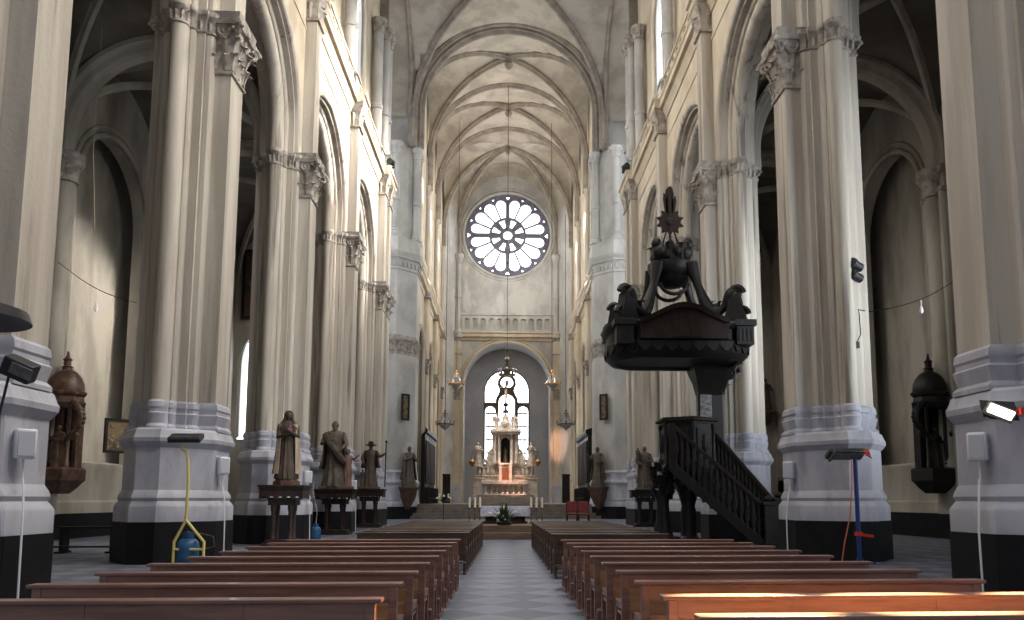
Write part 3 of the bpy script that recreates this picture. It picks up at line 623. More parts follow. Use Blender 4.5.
# ------------------------------------------------------------------ aisles
AX, AXI = 18.3, 10.0; ACX = (AX + AXI) / 2; AR = (AX - AXI) / 2
AY = [3.4] + PY + [WP + WEXT + .6]
for side, nm in ((-1, 'left'), (1, 'right')):
    holes = []; cs = []
    for a, b in zip(AY, AY[1:]):
        c = (a + b) / 2; holes.append(arched(c - 3.4, c + 3.4, 1.06, 14.8, 20)); cs.append(c)
    w = tag(MB().plate([(AY[0], 0), (AY[-1], 0), (AY[-1], 23), (AY[0], 23)], holes, .7, lambda u, v, w_: (side * (AX + .35) + w_, u, v)).build('wall_aisle_' + nm, M['aisle']), kind='structure')
    lan = arched(34.1, 34.8, 5.5, 13.6, 8)
    MB().plate([(AY[0], 0), (AY[-1], 0), (AY[-1], 23), (AY[0], 23)], [lan], .3, lambda u, v, w_: (side * (AX + 1.6) + w_, u, v)).build('recess_wall', M['aisle'], w)
    nwin += 1
    wn = tag(MB().plate(lan, [[(34.45 + (u - 34.45) * .8, 5.6 + (v - 5.5) * .98) for u, v in lan]], .2, lambda u, v, w_: (side * (AX + 1.55) + w_, u, v)).build('window_%d' % nwin, M['lead']), kind='structure')
    MB().plate(lan, [], .04, lambda u, v, w_: (side * (AX + 1.6) + w_, u, v)).build('pane', M['glassw'], wn)
    lb = MB()
    for k in range(9): lb.bb(side * (AX + 1.5), side * (AX + 1.56), 34.1, 34.8, 6 + .9 * k, 6.08 + .9 * k)
    lb.build('leading', M['lead'], wn)
    bs = tag(MB().bb(side * (AX - .06), side * (AX + .1), AY[0], AY[-1], 0, 1.05).build('baseboard_' + nm, M['black']), kind='structure')
    MB().loft([[(side * (AX - a), yy, z) for a, z in [(-.2, 1.05), (.08, 1.05), (.08, 1.5), (0, 1.6), (0, 2.9), (.06, 3.0), (.08, 3.2), (-.2, 3.3)]] for yy in (AY[0], AY[-1])]).build('wall_base', M['aisle'], w)
    for c in cs:
        m = MB()
        for r, t in ((3.45, .14), (3.8, .1)):
            pth = [(side * (AX - .02), c + r * cos(radians(a)), 14.8 + r * sin(radians(a))) for a in range(0, 181, 6)]
            m.tube([(pth[0][0], pth[0][1], 1.1)] + pth + [(pth[-1][0], pth[-1][1], 1.1)], t, 8)
        m.build('arch_moulding', M['aisle'], w, angle=50)
    for y in PY:
        m = MB().bb(side * (AX - .3), side * AX, y - .75, y + .75, 1.05, 15.6)
        m.lathe([(.5, 1.05), (.5, 3.0), (.42, 3.3), (.36, 3.5), (.36, 14.6)], (side * (AX - .35), y, 0), 14)
        for sg in (-1, 1): m.lathe([(.16, 1.05), (.16, 14.6)], (side * (AX - .3), y + sg * .6, 0), 8)
        m.build('wall_shaft', M['aisle'], w)
        c = MB().lathe([(.36, 14.3), (.48, 14.33), (.44, 14.5), (.5, 14.9), (.66, 15.2), (.66, 15.5)], (side * (AX - .35), y, 0), 12); c.bb(side * (AX - .45), side * AX, y - .85, y + .85, 14.4, 14.55).bb(side * (AX - .5), side * AX, y - .9, y + .9, 15.2, 15.5)
        for k in range(6): a = k * pi / 3; c.leaf((side * (AX - .35) + .42 * cos(a), y + .42 * sin(a), 14.5), (cos(a), sin(a), 0), .65, .26, .2, 4)
        c.build('wall_capital', M['cap'], w)
    v = MB()
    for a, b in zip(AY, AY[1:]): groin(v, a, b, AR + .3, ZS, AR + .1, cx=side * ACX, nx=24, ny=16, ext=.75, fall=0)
    v.bb(side * 9.9, side * 19.3, AY[0], AY[-1], 22.6, 23)  # unseen flat slab added over the vault to block the sky
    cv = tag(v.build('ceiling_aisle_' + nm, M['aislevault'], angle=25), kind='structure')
    for y in PY:
        m = MB(); trans_rib(m, y, AR - .02, ZS, AR, [(-.62, .1), (-.62, -.1), (-.52, -.2), (-.42, -.2), (-.36, -.4), (-.2, -.5), (.2, -.5), (.36, -.4), (.42, -.2), (.52, -.2), (.62, -.1), (.62, .1)], cx=side * ACX, z0=15.4); m.build('transverse_arch', M['aisle'], cv, angle=30)
    for a, b in zip(AY, AY[1:]):
        for sg in (-1, 1):
            m = MB(); diag_rib(m, (side * ACX - AR * sg, a, 0), (side * ACX + AR * sg, b, 0), ZS, AR, big(RIB, .6)); m.build('diagonal_rib', M['aisle'], cv, angle=30)
    tag(MB().bb(side * 9.6, side * 19, 2.8, 3.4, 0, 24).build('wall_aisle_light_block_' + nm, M['aisle']), kind='structure')  # out-of-view wall added to keep sky light out of the aisle
    # end wall of the aisle with a window, the picture hangs above it
    ye = AY[-1]
    o = arched(-18, -12.8, 5.6, 10.6, 14); o = [(u * -side, v_) for u, v_ in o]
    ew = tag(MB().plate([(side * 9.6, 0), (side * 18.6, 0), (side * 18.6, 24), (side * 9.6, 24)], [o] if side < 0 else [], .5, lambda u, v_, w_: (u, ye + .25 + w_, v_)).build('wall_aisle_end_' + nm, M['aisle']), kind='structure')
    if side < 0:
        nwin += 1; cxo = side * 15.4
        wn = tag(MB().plate(o, [[(cxo + (u - cxo) * .45 + q, 5.6 + (v_ - 5.6) * .94 + .15) for u, v_ in o] for q in (-1.25, 1.25)], .3, lambda u, v_, w_: (u, ye + .25 + w_, v_)).build('window_%d' % nwin, M['rear']), kind='structure')
        MB().plate(o, [], .04, lambda u, v_, w_: (u, ye + .4 + w_, v_)).build('pane', M['glass'], wn)
# transept walls, far out to both sides of the crossing
for side, nm in ((-1, 'left'), (1, 'right')):
    o = arched(58, 66, 16, 34, 18)
    w = tag(MB().plate([(54, 0), (70.6, 0), (70.6, 46.5), (54, 46.5)], [o], .6, lambda u, v_, w_: (side * 15.2 + w_, u, v_)).build('wall_transept_' + nm, M['rear']), kind='structure')
    MB().bb(side * 11.05, side * 15.2, 71.2, 71.8, 0, 34.05).build('side_wall', M['rear'], w)
    tag(MB().bb(side * 8.6, side * 15.2, 71.2, 71.8, 34.05, 47).build('wall_crossing_' + nm, M['rear']), kind='structure')
    nwin += 1
    wn = tag(MB().plate(o, [[(62 + (u - 62) * .44 + q, 16 + (v_ - 16) * .95 + .3) for u, v_ in o] for q in (-1.95, 1.95)], .4, lambda u, v_, w_: (side * 15.2 + w_, u, v_)).build('window_%d' % nwin, M['rear']), kind='structure')
    MB().plate(o, [], .04, lambda u, v_, w_: (side * 15.3 + w_, u, v_)).build('pane', M['glass'], wn)
# ------------------------------------------------------------------ pews
def make_pew(name, L, wood, seat, deep=.0):
    h = L / 2; t = thing(name, 'x', 'pew')
    MB().bb(-h - .03, h + .03, -.075, .085 + deep, .868, .9).build('ledge', wood, t, bevel=.008)
    MB().bb(-h + .03, h - .03, -.05, -.025, .73, .868).build('back_rail', wood, t, bevel=.004)
    for x in (-h + .05, h - .05):
        m = MB().bb(x - .035, x + .035, -.06, .02, .05, .868)
        m.prism([(x - .035, -.30), (x + .035, -.30), (x + .035, .52), (x - .035, .52)], 0, .06)
        m.loft([[(x + a, y, z) for a in (-.03, .03)][::1] + [(x + a, y2, z2) for a in (.03, -.03) for y2, z2 in [(y, z - .07)]] for y, z in ((.0, .60), (.2, .57), (.47, .57), (.5, .55))])
        m.bb(x - .03, x + .03, .42, .49, .06, .56); m.bb(x - .03, x + .03, -.26, -.2, .06, .26)
        m.build('end_frame', wood, t, bevel=.004)
    for x in (-h * .36, h * .36): MB().bb(x - .035, x + .035, -.055, .015, .0, .868).build('post', wood, t)
    MB().bb(-h + .03, h - .03, .06, .47, .44, .475).build('seat', seat, t, bevel=.006)
    MB().bb(-h + .05, h - .05, -.012, .01, .28, .60).build('back_panel', seat, t)
    MB().bb(-h + .03, h - .03, -.30, -.14, .24, .27).build('kneeler', wood, t, bevel=.005)
    return t
ORDN = ['nearest', 'second', 'third', 'fourth', 'fifth', 'sixth', 'seventh', 'eighth', 'ninth', 'tenth', 'eleventh']
pr = make_pew('pew', 3.05, M['wood'], M['woodseat']); first = True
for side, nm, y0, dy, n in ((-1, 'left', 5.95, 1.1, 9), (1, 'right', 4.98, 1.05, 10)):
    for i in range(n):
        x = -1.06 + .01 * i - 1.525 if side < 0 else lerp(1.06, .88, i / 9) + 1.525
        lab = 'red wood pew %s of the aisle, %s row of its block from the photo bottom' % (nm, ORDN[i]) if i else ('red wood pew left of the aisle, nearest row, bright edge on its aisle end' if side < 0 else 'red wood pew right of the aisle, nearest row, glowing ledge at the photo bottom')
        if first: first = False; pr.location = (x, y0, 0); pr['label'] = lab; pr['group'] = 'red wood pews left of the aisle'
        else: dup(pr, (x, y0 + dy * i, 0), 0, lab, 'red wood pews %s of the aisle' % nm)
pd = make_pew('dark_pew', 2.42, M['dwood'], M['dwood'], .14); first = True
for side, nm, y0, dy in ((-1, 'left', 17.9, 1.02), (1, 'right', 16.9, 1.05)):
    for i in range(11):
        x = -.97 - 1.21 + .007 * i if side < 0 else lerp(.85, .74, i / 10) + 1.21
        lab = 'dark brown pew %s of the aisle, %s of the dark rows beyond the red ones' % (nm, 'first' if i == 0 else ORDN[i] if i < 10 else 'last')
        if first: first = False; pd.location = (x, y0, 0); pd['label'] = lab; pd['group'] = 'dark pews left of the aisle'
        else: dup(pd, (x, y0 + dy * i, 0), 0, lab, 'dark pews %s of the aisle' % nm)

# ------------------------------------------------------------------ statues
def robe_figure(h, folds=11, lean=0.0, wide=1.0, phase=0.0, hem=.30, twist=.4, n=44):
    """one continuous robed body: hem, waist, shoulders, neck, head"""
    k = h / 1.72
    prof = [(0, hem * 1.0, hem * .86, 1), (.03, hem, hem * .86, 1), (.25, hem * .88, hem * .76, .9), (.55, .215, .19, .8), (.80, .20, .165, .6), (1.0, .185, .15, .45), (1.12, .2, .155, .4), (1.26, .225, .16, .3), (1.37, .235, .145, .2), (1.43, .2, .125, .1), (1.465, .10, .09, 0), (1.49, .062, .065, 0), (1.52, .058, .064, 0), (1.545, .072, .085, 0), (1.58, .08, .1, 0), (1.63, .084, .106, 0), (1.68, .072, .092, 0), (1.71, .04, .055, 0), (1.72, .01, .012, 0)]
    rings = []
    for z, a, b, f in prof:
        ring = []
        for j in range(n):
            t = 2 * pi * j / n; amp = 1 + f * (.075 * sin(folds * t + phase + z * twist * 3) + .05 * sin((folds * 2 - 5) * t + 1.3 + z * 2))
            if 1.4 < z < 1.6: amp *= 1
            w = wide if z < 1.45 else 1
            ring.append((a * w * amp * cos(t) * k + lean * (z / 1.72) ** 2 * k, b * amp * sin(t) * k - (.025 * k if z > 1.45 else 0), z * k))
        rings.append(ring)
    return MB().loft(rings), k
def face(m, k, lean=0.0):
    x = lean * k
    m.loft([[(x - .012 * k, -.105 * k, 1.625 * k), (x + .012 * k, -.105 * k, 1.625 * k), (x, -.12 * k, 1.625 * k)], [(x - .02 * k, -.115 * k, 1.585 * k), (x + .02 * k, -.115 * k, 1.585 * k), (x, -.15 * k, 1.588 * k)]])
    for sg in (-1, 1): m.ball((x + sg * .032 * k, -.112 * k, 1.622 * k), .013 * k, 6, 4); m.ball((x + sg * .083 * k, -.02 * k, 1.6 * k), (.012 * k, .022 * k, .034 * k), 6, 5)
    m.ball((x, -.118 * k, 1.556 * k), (.026 * k, .012 * k, .009 * k), 6, 4); m.ball((x, -.1 * k, 1.522 * k), (.03 * k, .025 * k, .02 * k), 6, 4)
def arm(m, k, sh, el, ha, r=.07):
    P_ = [Vector(sh) * k, (Vector(sh) * .5 + Vector(el) * .5) * k, Vector(el) * k, (Vector(el) * .5 + Vector(ha) * .5) * k, Vector(ha) * k]
    m.tube(P_, [r * k, r * .95 * k, r * .85 * k, r * .75 * k, r * .62 * k], 10)
    d = (P_[4] - P_[2]).normalized(); m.ball(P_[4] + d * .03 * k, (.036 * k, .036 * k, .045 * k), 8, 5)
    s = d.cross(Vector((0, 0, 1)));  s = s.normalized() if s.length > .1 else Vector((1, 0, 0))
    for q in (-1.5, -.5, .5, 1.5): m.tube([P_[4] + d * .05 * k + s * q * .018 * k, P_[4] + d * .09 * k + s * q * .019 * k + Vector((0, 0, -.006 * k)), P_[4] + d * .118 * k + s * q * .017 * k + Vector((0, 0, -.022 * k))], [.011 * k, .0095 * k, .007 * k], 5)
    m.tube([P_[4] + s * .03 * k, P_[4] + s * .055 * k + d * .04 * k], [.012 * k, .008 * k], 5)
def cloak(k, h0, h1, a, b, open_=70, folds=9, th=.02, wide=1.0):
    """mantle hanging from the shoulders, open in front"""
    rings = []; n = 40
    for i in range(9):
        z = lerp(h0, h1, i / 8); f = 1 - i / 8
        aa = lerp(a, .25, (i / 8) ** .8) * wide; bb = lerp(b, .175, (i / 8) ** .8)
        out = []; inn = []
        for j in range(n + 1):
            t = radians(-90 + open_ / 2 + (360 - open_) * j / n); w = 1 + .07 * f * sin(folds * t + i * .3)
            out.append((aa * w * cos(t) * k, bb * w * sin(t) * k, z * k)); inn.append(((aa * w - th) * cos(t) * k, (bb * w - th) * sin(t) * k, z * k))
        rings.append(out + inn[::-1])
    return MB().loft(rings)
def stand(t, wd, dp, top, wood):
    """carved console table under a statue"""
    m = MB()
    for z0, z1, e in ((top - .08, top, .06), (top - .16, top - .08, .02), (top - .2, top - .16, .0)): m.bb(-wd / 2 - e, wd / 2 + e, -dp / 2 - e, dp / 2 + e, z0, z1)
    m.build('table_top', wood, t, bevel=.015)
    a = MB()
    n = 5; hl = []
    ap = [(-wd / 2, top - .2), (wd / 2, top - .2), (wd / 2, top - .5)]
    st_ = wd / n
    for i in range(n):
        x1 = wd / 2 - st_ * i; ap += [(x1 - st_ * .08, top - .52)] + [(x1 - st_ / 2 + st_ * .4 * cos(q), top - .5 + st_ * .35 * sin(q)) for q in [pi * j / 6 for j in range(7)]] + [(x1 - st_ * .92, top - .52)]
    ap += [(-wd / 2, top - .5)]
    for y in (-dp / 2 + .04, dp / 2 - .04): a.plate(ap, [], .05, lambda u, v, w: (u, y + w, v))
    for sg in (-1, 1): a.bb(sg * (wd / 2 - .05), sg * wd / 2, -dp / 2, dp / 2, top - .48, top - .2)
    a.bb(-wd * .32, wd * .32, -dp * .32, dp * .32, top - .72, top - .45); a.build('apron', wood, t)
    for x in (-wd * .2, wd * .2):
        for y in (-dp * .22, dp * .22):
            MB().lathe([(.1, .2), (.1, .32), (.075, .36), (.085, .5), (.075, .7), (.085, top - .95), (.11, top - .85), (.11, top - .7)], (x, y, 0), 12).build('leg', wood, t)
    MB().bb(-wd * .42, wd * .42, -dp * .42, dp * .42, .0, .12).bb(-wd * .36, wd * .36, -dp * .36, dp * .36, .12, .22).build('foot', wood, t, bevel=.015)
def statue_at(px, py, Y): w = W(px, py, Y); return w
# veiled woman on the first console, left
w1 = W(285, 485, 29.2); z1 = w1.z
t = thing('statue_stand', 'dark carved wooden stand with round legs under the veiled woman statue', 'stand', (w1.x, 29.2, 0), 0, 'wooden statue stands'); stand(t, 1.5, 1.05, z1, M['standwood'])
s = thing('statue', 'painted statue of a veiled woman in a cream cloak holding flowers', 'statue', (w1.x + .05, 29.2, z1), radians(14), 'statues in the nave')
MB().lathe([(.5, 0), (.5, .12), (.42, .16), (.4, .24)], (0, 0, 0), 8, 1, .8, pi / 8).build('base', M['carved'], s)
bm, k = robe_figure(2.42, 13, wide=.95); bm.v = [(x, y, z + .22) for x, y, z in bm.v]
f = MB(); face(f, k); bm.add([(x, y, z + .22) for x, y, z in f.v], f.f)
a_ = MB(); arm(a_, k, (.2, 0, 1.36), (.24, -.1, 1.08), (.03, -.24, 1.18)); arm(a_, k, (-.2, 0, 1.36), (-.24, -.1, 1.06), (-.02, -.25, 1.12)); bm.add([(x, y, z + .22) for x, y, z in a_.v], a_.f)
bm.build('figure', M['robe'], s)
c = cloak(k, .12, 1.40, .36, .30, 80); c.v = [(x, y, z + .22) for x, y, z in c.v]; c.build('cloak', M['cream'], s)
v = MB(); n = 30
v.loft([[(r * kk * cos(t_) * k, (r * .95 * kk * sin(t_) + .02) * k, z * k + .22) for t_ in [radians(-55 + 290 * j / n) for j in range(n + 1)] for kk in (1,)] + [((r - .02) * cos(t_) * k, ((r - .02) * .95 * sin(t_) + .02) * k, z * k + .22) for t_ in [radians(-55 + 290 * j / n) for j in range(n, -1, -1)]] for z, r in ((1.15, .25), (1.3, .25), (1.42, .21), (1.5, .15), (1.58, .125), (1.66, .12), (1.72, .09), (1.75, .04))]).build('veil', M['robe'], s)
fl = MB()
for i in range(10): fl.ball((.06 * k + random.uniform(-.07, .07) * k, -.28 * k + random.uniform(-.04, .03) * k, (1.2 + random.uniform(-.02, .16)) * k + .22), random.uniform(.035, .055) * k, 7, 5)
fl.build('flowers', M['rose'], s)
# man with a child on the second console
w2 = W(336, 489, 38.6); z2 = w2.z
t = thing('statue_stand', 'dark carved wooden stand under the statue of the man with a child', 'stand', (w2.x, 38.6, 0), 0, 'wooden statue stands'); stand(t, 1.75, 1.15, z2, M['oak2'])
s = thing('statue', 'weathered statue of a bearded man in a draped cloak with a child at his side', 'statue', (w2.x - .12, 38.6, z2), radians(8), 'statues in the nave')
MB().bb(-.65, .95, -.4, .4, 0, .14).build('base', M['robegrey'], s, bevel=.03)
bm, k = robe_figure(3.1, 9, wide=1.05, phase=.7); up = .13
f = MB(); face(f, k); f.ball((0, -.1 * k, 1.5 * k), (.06 * k, .05 * k, .08 * k), 9, 6)
arm(f, k, (.22, 0, 1.36), (.3, -.1, 1.1), (.2, -.25, .98), .075); arm(f, k, (-.22, 0, 1.36), (-.31, -.12, 1.12), (-.08, -.25, 1.2), .075)
bm.add(f.v, f.f); bm.v = [(x, y, z + up) for x, y, z in bm.v]; bm.build('figure', M['robegrey'], s)
c = cloak(k, .45, 1.42, .36, .28, 110, 7, wide=1.05); c.tube([Vector((-.26, -.12, 1.36)) * k, Vector((-.1, -.24, 1.1)) * k, Vector((.12, -.26, .8)) * k, Vector((.28, -.15, .62)) * k], [.07 * k, .1 * k, .11 * k, .08 * k], 8); c.v = [(x, y, z + up) for x, y, z in c.v]; c.build('cloak', M['robe'], s)
MB().lathe([(.088, -.02), (.1, .03), (.092, .08), (.05, .12), (.01, .13)], (0, .01 * k, 1.61 * k + up), 12, k, k).build('hair', M['robe'], s)
bc, kc = robe_figure(1.72, 9, hem=.23); f = MB(); face(f, kc); arm(f, kc, (.2, 0, 1.34), (.33, -.12, 1.28), (.48, -.2, 1.42), .055); arm(f, kc, (-.2, 0, 1.34), (-.27, -.08, 1.2), (-.32, -.14, 1.32), .055); bc.add(f.v, f.f)
bc.ball((0, .01, 1.66), (.12, .13, .11), 10, 6); bc.v = [(x + .62, y - .12, z + up) for x, y, z in bc.v]; bc.build('child', M['rose'], s)
# bearded pilgrim with hat and staff on the third
w3 = W(370, 489, 48.2); z3 = w3.z
t = thing('statue_stand', 'dark carved wooden stand under the pilgrim statue with hat and staff', 'stand', (w3.x, 48.2, 0), 0, 'wooden statue stands'); stand(t, 1.7, 1.0, z3, M['oak2'])
s = thing('statue', 'dark statue of a pilgrim in a broad hat holding a tall staff', 'statue', (w3.x, 48.2, z3), radians(10), 'statues in the nave')
MB().bb(-.7, .6, -.38, .38, 0, .12).build('base', M['robe'], s, bevel=.03)
bm, k = robe_figure(2.62, 8, hem=.27, phase=1.2); f = MB(); face(f, k); f.ball((0, -.1 * k, 1.5 * k), (.055 * k, .05 * k, .08 * k), 9, 6)
arm(f, k, (.22, 0, 1.36), (.34, -.12, 1.18), (.52, -.2, 1.28)); arm(f, k, (-.22, 0, 1.36), (-.33, -.02, 1.1), (-.25, -.2, .92)); bm.add(f.v, f.f); bm.v = [(x, y, z + .11) for x, y, z in bm.v]; bm.build('figure', M['robe'], s)
c = cloak(k, .75, 1.42, .36, .26, 90, 8); c.v = [(x, y, z + .11) for x, y, z in c.v]; c.build('cape', M['oak2'], s)
MB().lathe([(r_, q_ * k) for r_, q_ in [(.01, 1.66), (.21, 1.62), (.22, 1.65), (.115, 1.685), (.1, 1.75), (.06, 1.79), (.01, 1.79)]], (0, -.01, .11), 16, k, k).build('hat', M['oak2'], s)
MB().tube([(.56 * k, -.22 * k, .1), (.57 * k, -.22 * k, 1.4 * k), (.58 * k, -.22 * k, 1.82 * k)], .022 * k, 8).ball((.58 * k, -.22 * k, 1.84 * k), .05 * k, 8, 6).build('staff', M['oak2'], s)
bc, kc = robe_figure(1.05, 7, hem=.24); f = MB(); face(f, kc); bc.add(f.v, f.f); bc.v = [(x - .45, y - .1, z + .11) for x, y, z in bc.v]; bc.build('small_kneeling_figure', M['robe'], s)
# woman with a child on the right-hand console
w4 = W(645, 490, 48.6); z4 = w4.z
t = thing('statue_stand', 'dark carved wooden stand beside the pulpit, under the woman with a child', 'stand', (w4.x, 48.6, 0), 0, 'wooden statue stands'); stand(t, 1.75, 1.0, z4, M['oak'])
s = thing('statue', 'weathered statue of a woman carrying a child, standing just left of the pulpit', 'statue', (w4.x, 48.6, z4), radians(-12), 'statues in the nave')
MB().bb(-.6, .6, -.38, .38, 0, .12).build('base', M['robegrey'], s, bevel=.03)
bm, k = robe_figure(2.55, 10, phase=.4, wide=1.05); f = MB(); face(f, k); arm(f, k, (.22, 0, 1.36), (.3, -.1, 1.1), (.12, -.25, 1.08)); arm(f, k, (-.22, 0, 1.36), (-.32, -.12, 1.14), (-.16, -.26, 1.0)); bm.add(f.v, f.f); bm.v = [(x, y, z + .11) for x, y, z in bm.v]; bm.build('figure', M['robegrey'], s)
c = cloak(k, .2, 1.42, .36, .3, 100); c.v = [(x, y, z + .11) for x, y, z in c.v]; c.build('cloak', M['robe'], s)
bc, kc = robe_figure(1.0, 7, hem=.2); f = MB(); face(f, kc); bc.add(f.v, f.f); bc.v = [(x - .26 * k, y - .2 * k, z + 1.05 * k) for x, y, z in bc.v]; bc.build('child', M['robe'], s)
# statues on brackets on the angled piers
for side, px, nm, lab in ((-1, 408.5, 'robegrey', 'robed statue with hands joined on a bracket, left chancel pier'), (1, 598, 'robegrey', 'robed statue with raised arm on a bracket, right chancel pier')):
    w = W(px, 487, 69.6); s = thing('statue', lab, 'statue', (w.x, w.y, w.z), radians(-40 * side), 'statues on the chancel piers')
    bm, k = robe_figure(3.5, 10, phase=side); f = MB(); face(f, k)
    if side < 0: arm(f, k, (.22, 0, 1.36), (.28, -.12, 1.12), (.05, -.25, 1.25)); arm(f, k, (-.22, 0, 1.36), (-.28, -.12, 1.12), (-.05, -.25, 1.22))
    else: arm(f, k, (.22, 0, 1.36), (.3, -.06, 1.08), (.16, -.24, 1.05)); arm(f, k, (-.22, 0, 1.36), (-.32, -.12, 1.2), (-.3, -.3, 1.36))
    bm.add(f.v, f.f); bm.build('figure', M[nm], s); cloak(k, .3, 1.42, .36, .28, 110, 8).build('cloak', M['robe'], s)
    b = thing('bracket', 'dark carved bracket under the robed statue on the %s chancel pier' % ('left' if side < 0 else 'right'), 'bracket', (w.x, w.y, w.z), radians(-40 * side), 'statue brackets on the chancel piers')
    MB().bb(-.75, .75, -.6, .75, -.14, 0).bb(-.68, .68, -.54, .75, -.26, -.14).build('shelf', M['carved'], b, bevel=.02)
    MB().loft([[(-a, -c_, z), (a, -c_, z), (a, .75, z), (-a, .75, z)] for z, a, c_ in ((-.26, .6, .46), (-.9, .5, .4), (-1.4, .34, .2), (-1.9, .14, -.1))]).build('corbel', M['carved'], b)
    # small framed picture above
    p = W(405.5 if side < 0 else 603.5, 407, 69.6)
    fr = thing('picture', 'small dark framed picture on the %s chancel pier' % ('left' if side < 0 else 'right'), 'picture', (p.x, p.y, p.z), radians(-45 * side), 'small pictures on the chancel piers')
    MB().plate([(-.42, -1.15), (.42, -1.15), (.42, 1.15), (-.42, 1.15)], [[(-.27, -1.0), (.27, -1.0), (.27, 1.0), (-.27, 1.0)]], .12, lambda u, v_, w_: (u, w_, v_)).build('frame', M['oak2'], fr)
    MB().bb(-.3, .3, .0, .04, -1.03, 1.03).build('painting', M['icon'], fr)
# ------------------------------------------------------------------ pulpit
PYY = 28.4
pc = W(676, 360, PYY); tc = W(687, 445, PYY)
pu = thing('pulpit', 'large black carved wooden pulpit with stair and sounding board on the right', 'pulpit', (tc.x, PYY, 0))
def L(px, py, Y): w = W(px, py, Y); return Vector((w.x - tc.x, Y - PYY, w.z))
zt, zb = L(687, 419, PYY).z, L(687, 470, PYY).z
def hexa(r, ph=pi / 6, sx=1.0, sy=1.0, n=6): return [(r * sx * cos(ph + 2 * pi * i / n), r * sy * sin(ph + 2 * pi * i / n)) for i in range(n)]
m = MB()
for z0, z1, r in ((zb, zb + .1, 1.12), (zb + .1, zb + .22, 1.02), (zb + .22, zt - .22, .95), (zt - .22, zt - .14, 1.02)): m.prism(hexa(r), z0, z1)
for i in range(6):
    a = pi / 6 + i * pi / 3; m.lathe([(.09, zb + .22), (.09, zb + .4), (.06, zb + .45), (.06, zt - .4), (.09, zt - .35), (.09, zt - .2)], (.97 * cos(a), .97 * sin(a), 0), 8)
    a2 = i * pi / 3; m.box((.84 * cos(a2), .84 * sin(a2), (zt + zb) / 2), (.08, .62, (zt - zb) * .58), a2); m.ball((.88 * cos(a2), .88 * sin(a2), (zt + zb) / 2), (.12, .12, .34), 8, 6)
m.build('tub', M['oak'], pu, bevel=.01)
MB().prism(hexa(1.18), zt - .14, zt - .05).prism(hexa(1.1), zt - .05, zt).build('tub_cornice', M['oak2'], pu, bevel=.015)
m = MB().loft([[(x, y, z) for x, y in hexa(r)] for z, r in ((zb, 1.05), (zb - .25, .9), (zb - .5, .55), (zb - .8, .38))])
m.lathe([(.42, 0), (.42, .25), (.3, .35), (.26, .6), (.3, 1.1), (.24, 1.4), (.38, zb - .75)], (0, 0, 0), 14); m.build('pedestal', M['oak'], pu)
# carved crouching figure and foliage below the tub, towards the nave
m, k = robe_figure(1.9, 9); f = MB(); face(f, k); arm(f, k, (.22, 0, 1.36), (.34, -.1, 1.5), (.2, -.1, 1.8)); arm(f, k, (-.22, 0, 1.36), (-.34, -.1, 1.5), (-.2, -.1, 1.8)); m.add(f.v, f.f)
fx = L(663, 530, PYY - .3).x; m.v = [(x + fx, y - .35, z + .35) for x, y, z in m.v]; m.prism([(fx - .5, -.8), (fx + .5, -.8), (fx + .5, .2), (fx - .5, .2)], 0, .35)
for i in range(26): a = random.uniform(0, 6.28); z = random.uniform(1.5, 2.6); m.leaf((fx + .3 * cos(a), -.3 + .3 * sin(a), z), (cos(a), sin(a), 0), .45, .3, .3, 4)
m.build('carved_figure', M['oak'], pu)
# stair
A0, A1 = L(673, 426, PYY - .95), L(762, 504, PYY - 2.0); B0, B1 = L(712, 430, PYY + .25), L(773, 500, PYY - 1.0)
def rail_side(a0, a1, nm):
    m = MB(); m.bar(a0, a1, .16, .12); m.build('handrail', M['oak2'], pu, bevel=.02)
    b0 = a0 - Vector((0, 0, 1.5)); b1 = a1 - Vector((0, 0, min(1.5, a1.z - .12)))
    m = MB(); m.bar(b0 + Vector((0, 0, .02)), b1, .12, .34); m.build('stringer', M['oak'], pu, bevel=.02)
    n = 15
    for i in range(n):
        t = (i + .5) / n; p = b0.lerp(b1, t); q = a0.lerp(a1, t); h = q.z - p.z
        bl = MB().lathe([(.07, .12), (.07, .25), (.05, .3), (.11, h * .42), (.06, h * .62), (.08, h * .7), (.05, h * .8), (.07, h - .05)], (p.x, p.y, p.z), 8)
        d = (a1 - a0); d.z = 0; d.normalize(); bl.spiral((p.x, p.y, p.z + h * .52), d, (0, 0, 1), .13, 1.3, .03, 12); bl.build('baluster', M['oak'], pu)
    return b0, b1
f0, f1 = rail_side(A0, A1, 'front'); r0, r1 = rail_side(B0, B1, 'rear')
m = MB().loft([[p + Vector((0, q, 0)) for q in (-.03, .03) for p in ([a_, b_] if q < 0 else [b_, a_])] for a_, b_ in ((B0 - Vector((0, 0, .1)), r0), (B0.lerp(B1, .5) - Vector((0, 0, .1)), r0.lerp(r1, .5)), (B1 - Vector((0, 0, .1)), r1))])
m.build('rear_panel', M['oak'], pu)
m = MB(); n = 12
for i in range(n):
    t = (i + .5) / n; p = f0.lerp(f1, t); q = r0.lerp(r1, t); z = lerp(zb - .05, .2, t); d = (f1 - f0) / n; d.z = 0
    m.loft([[(p.x - d.x * .6, p.y - d.y * .6, zz), (p.x + d.x * .6, p.y + d.y * .6, zz), (q.x + d.x * .6, q.y + d.y * .6, zz), (q.x - d.x * .6, q.y - d.y * .6, zz)] for zz in (z - .2, z)])
m.build('steps', M['oak2'], pu)
for e in (A1, B1):
    MB().bb(e.x + .02, e.x + .42, e.y - .2, e.y + .2, 0, e.z - .05).bb(e.x - .04, e.x + .48, e.y - .26, e.y + .26, e.z - .05, e.z + .08).bb(e.x - .02, e.x + .46, e.y - .24, e.y + .24, 0, .2).ball((e.x + .22, e.y, e.z + .16), (.17, .17, .12), 10, 6).build('newel_post', M['oak'], pu, bevel=.015)
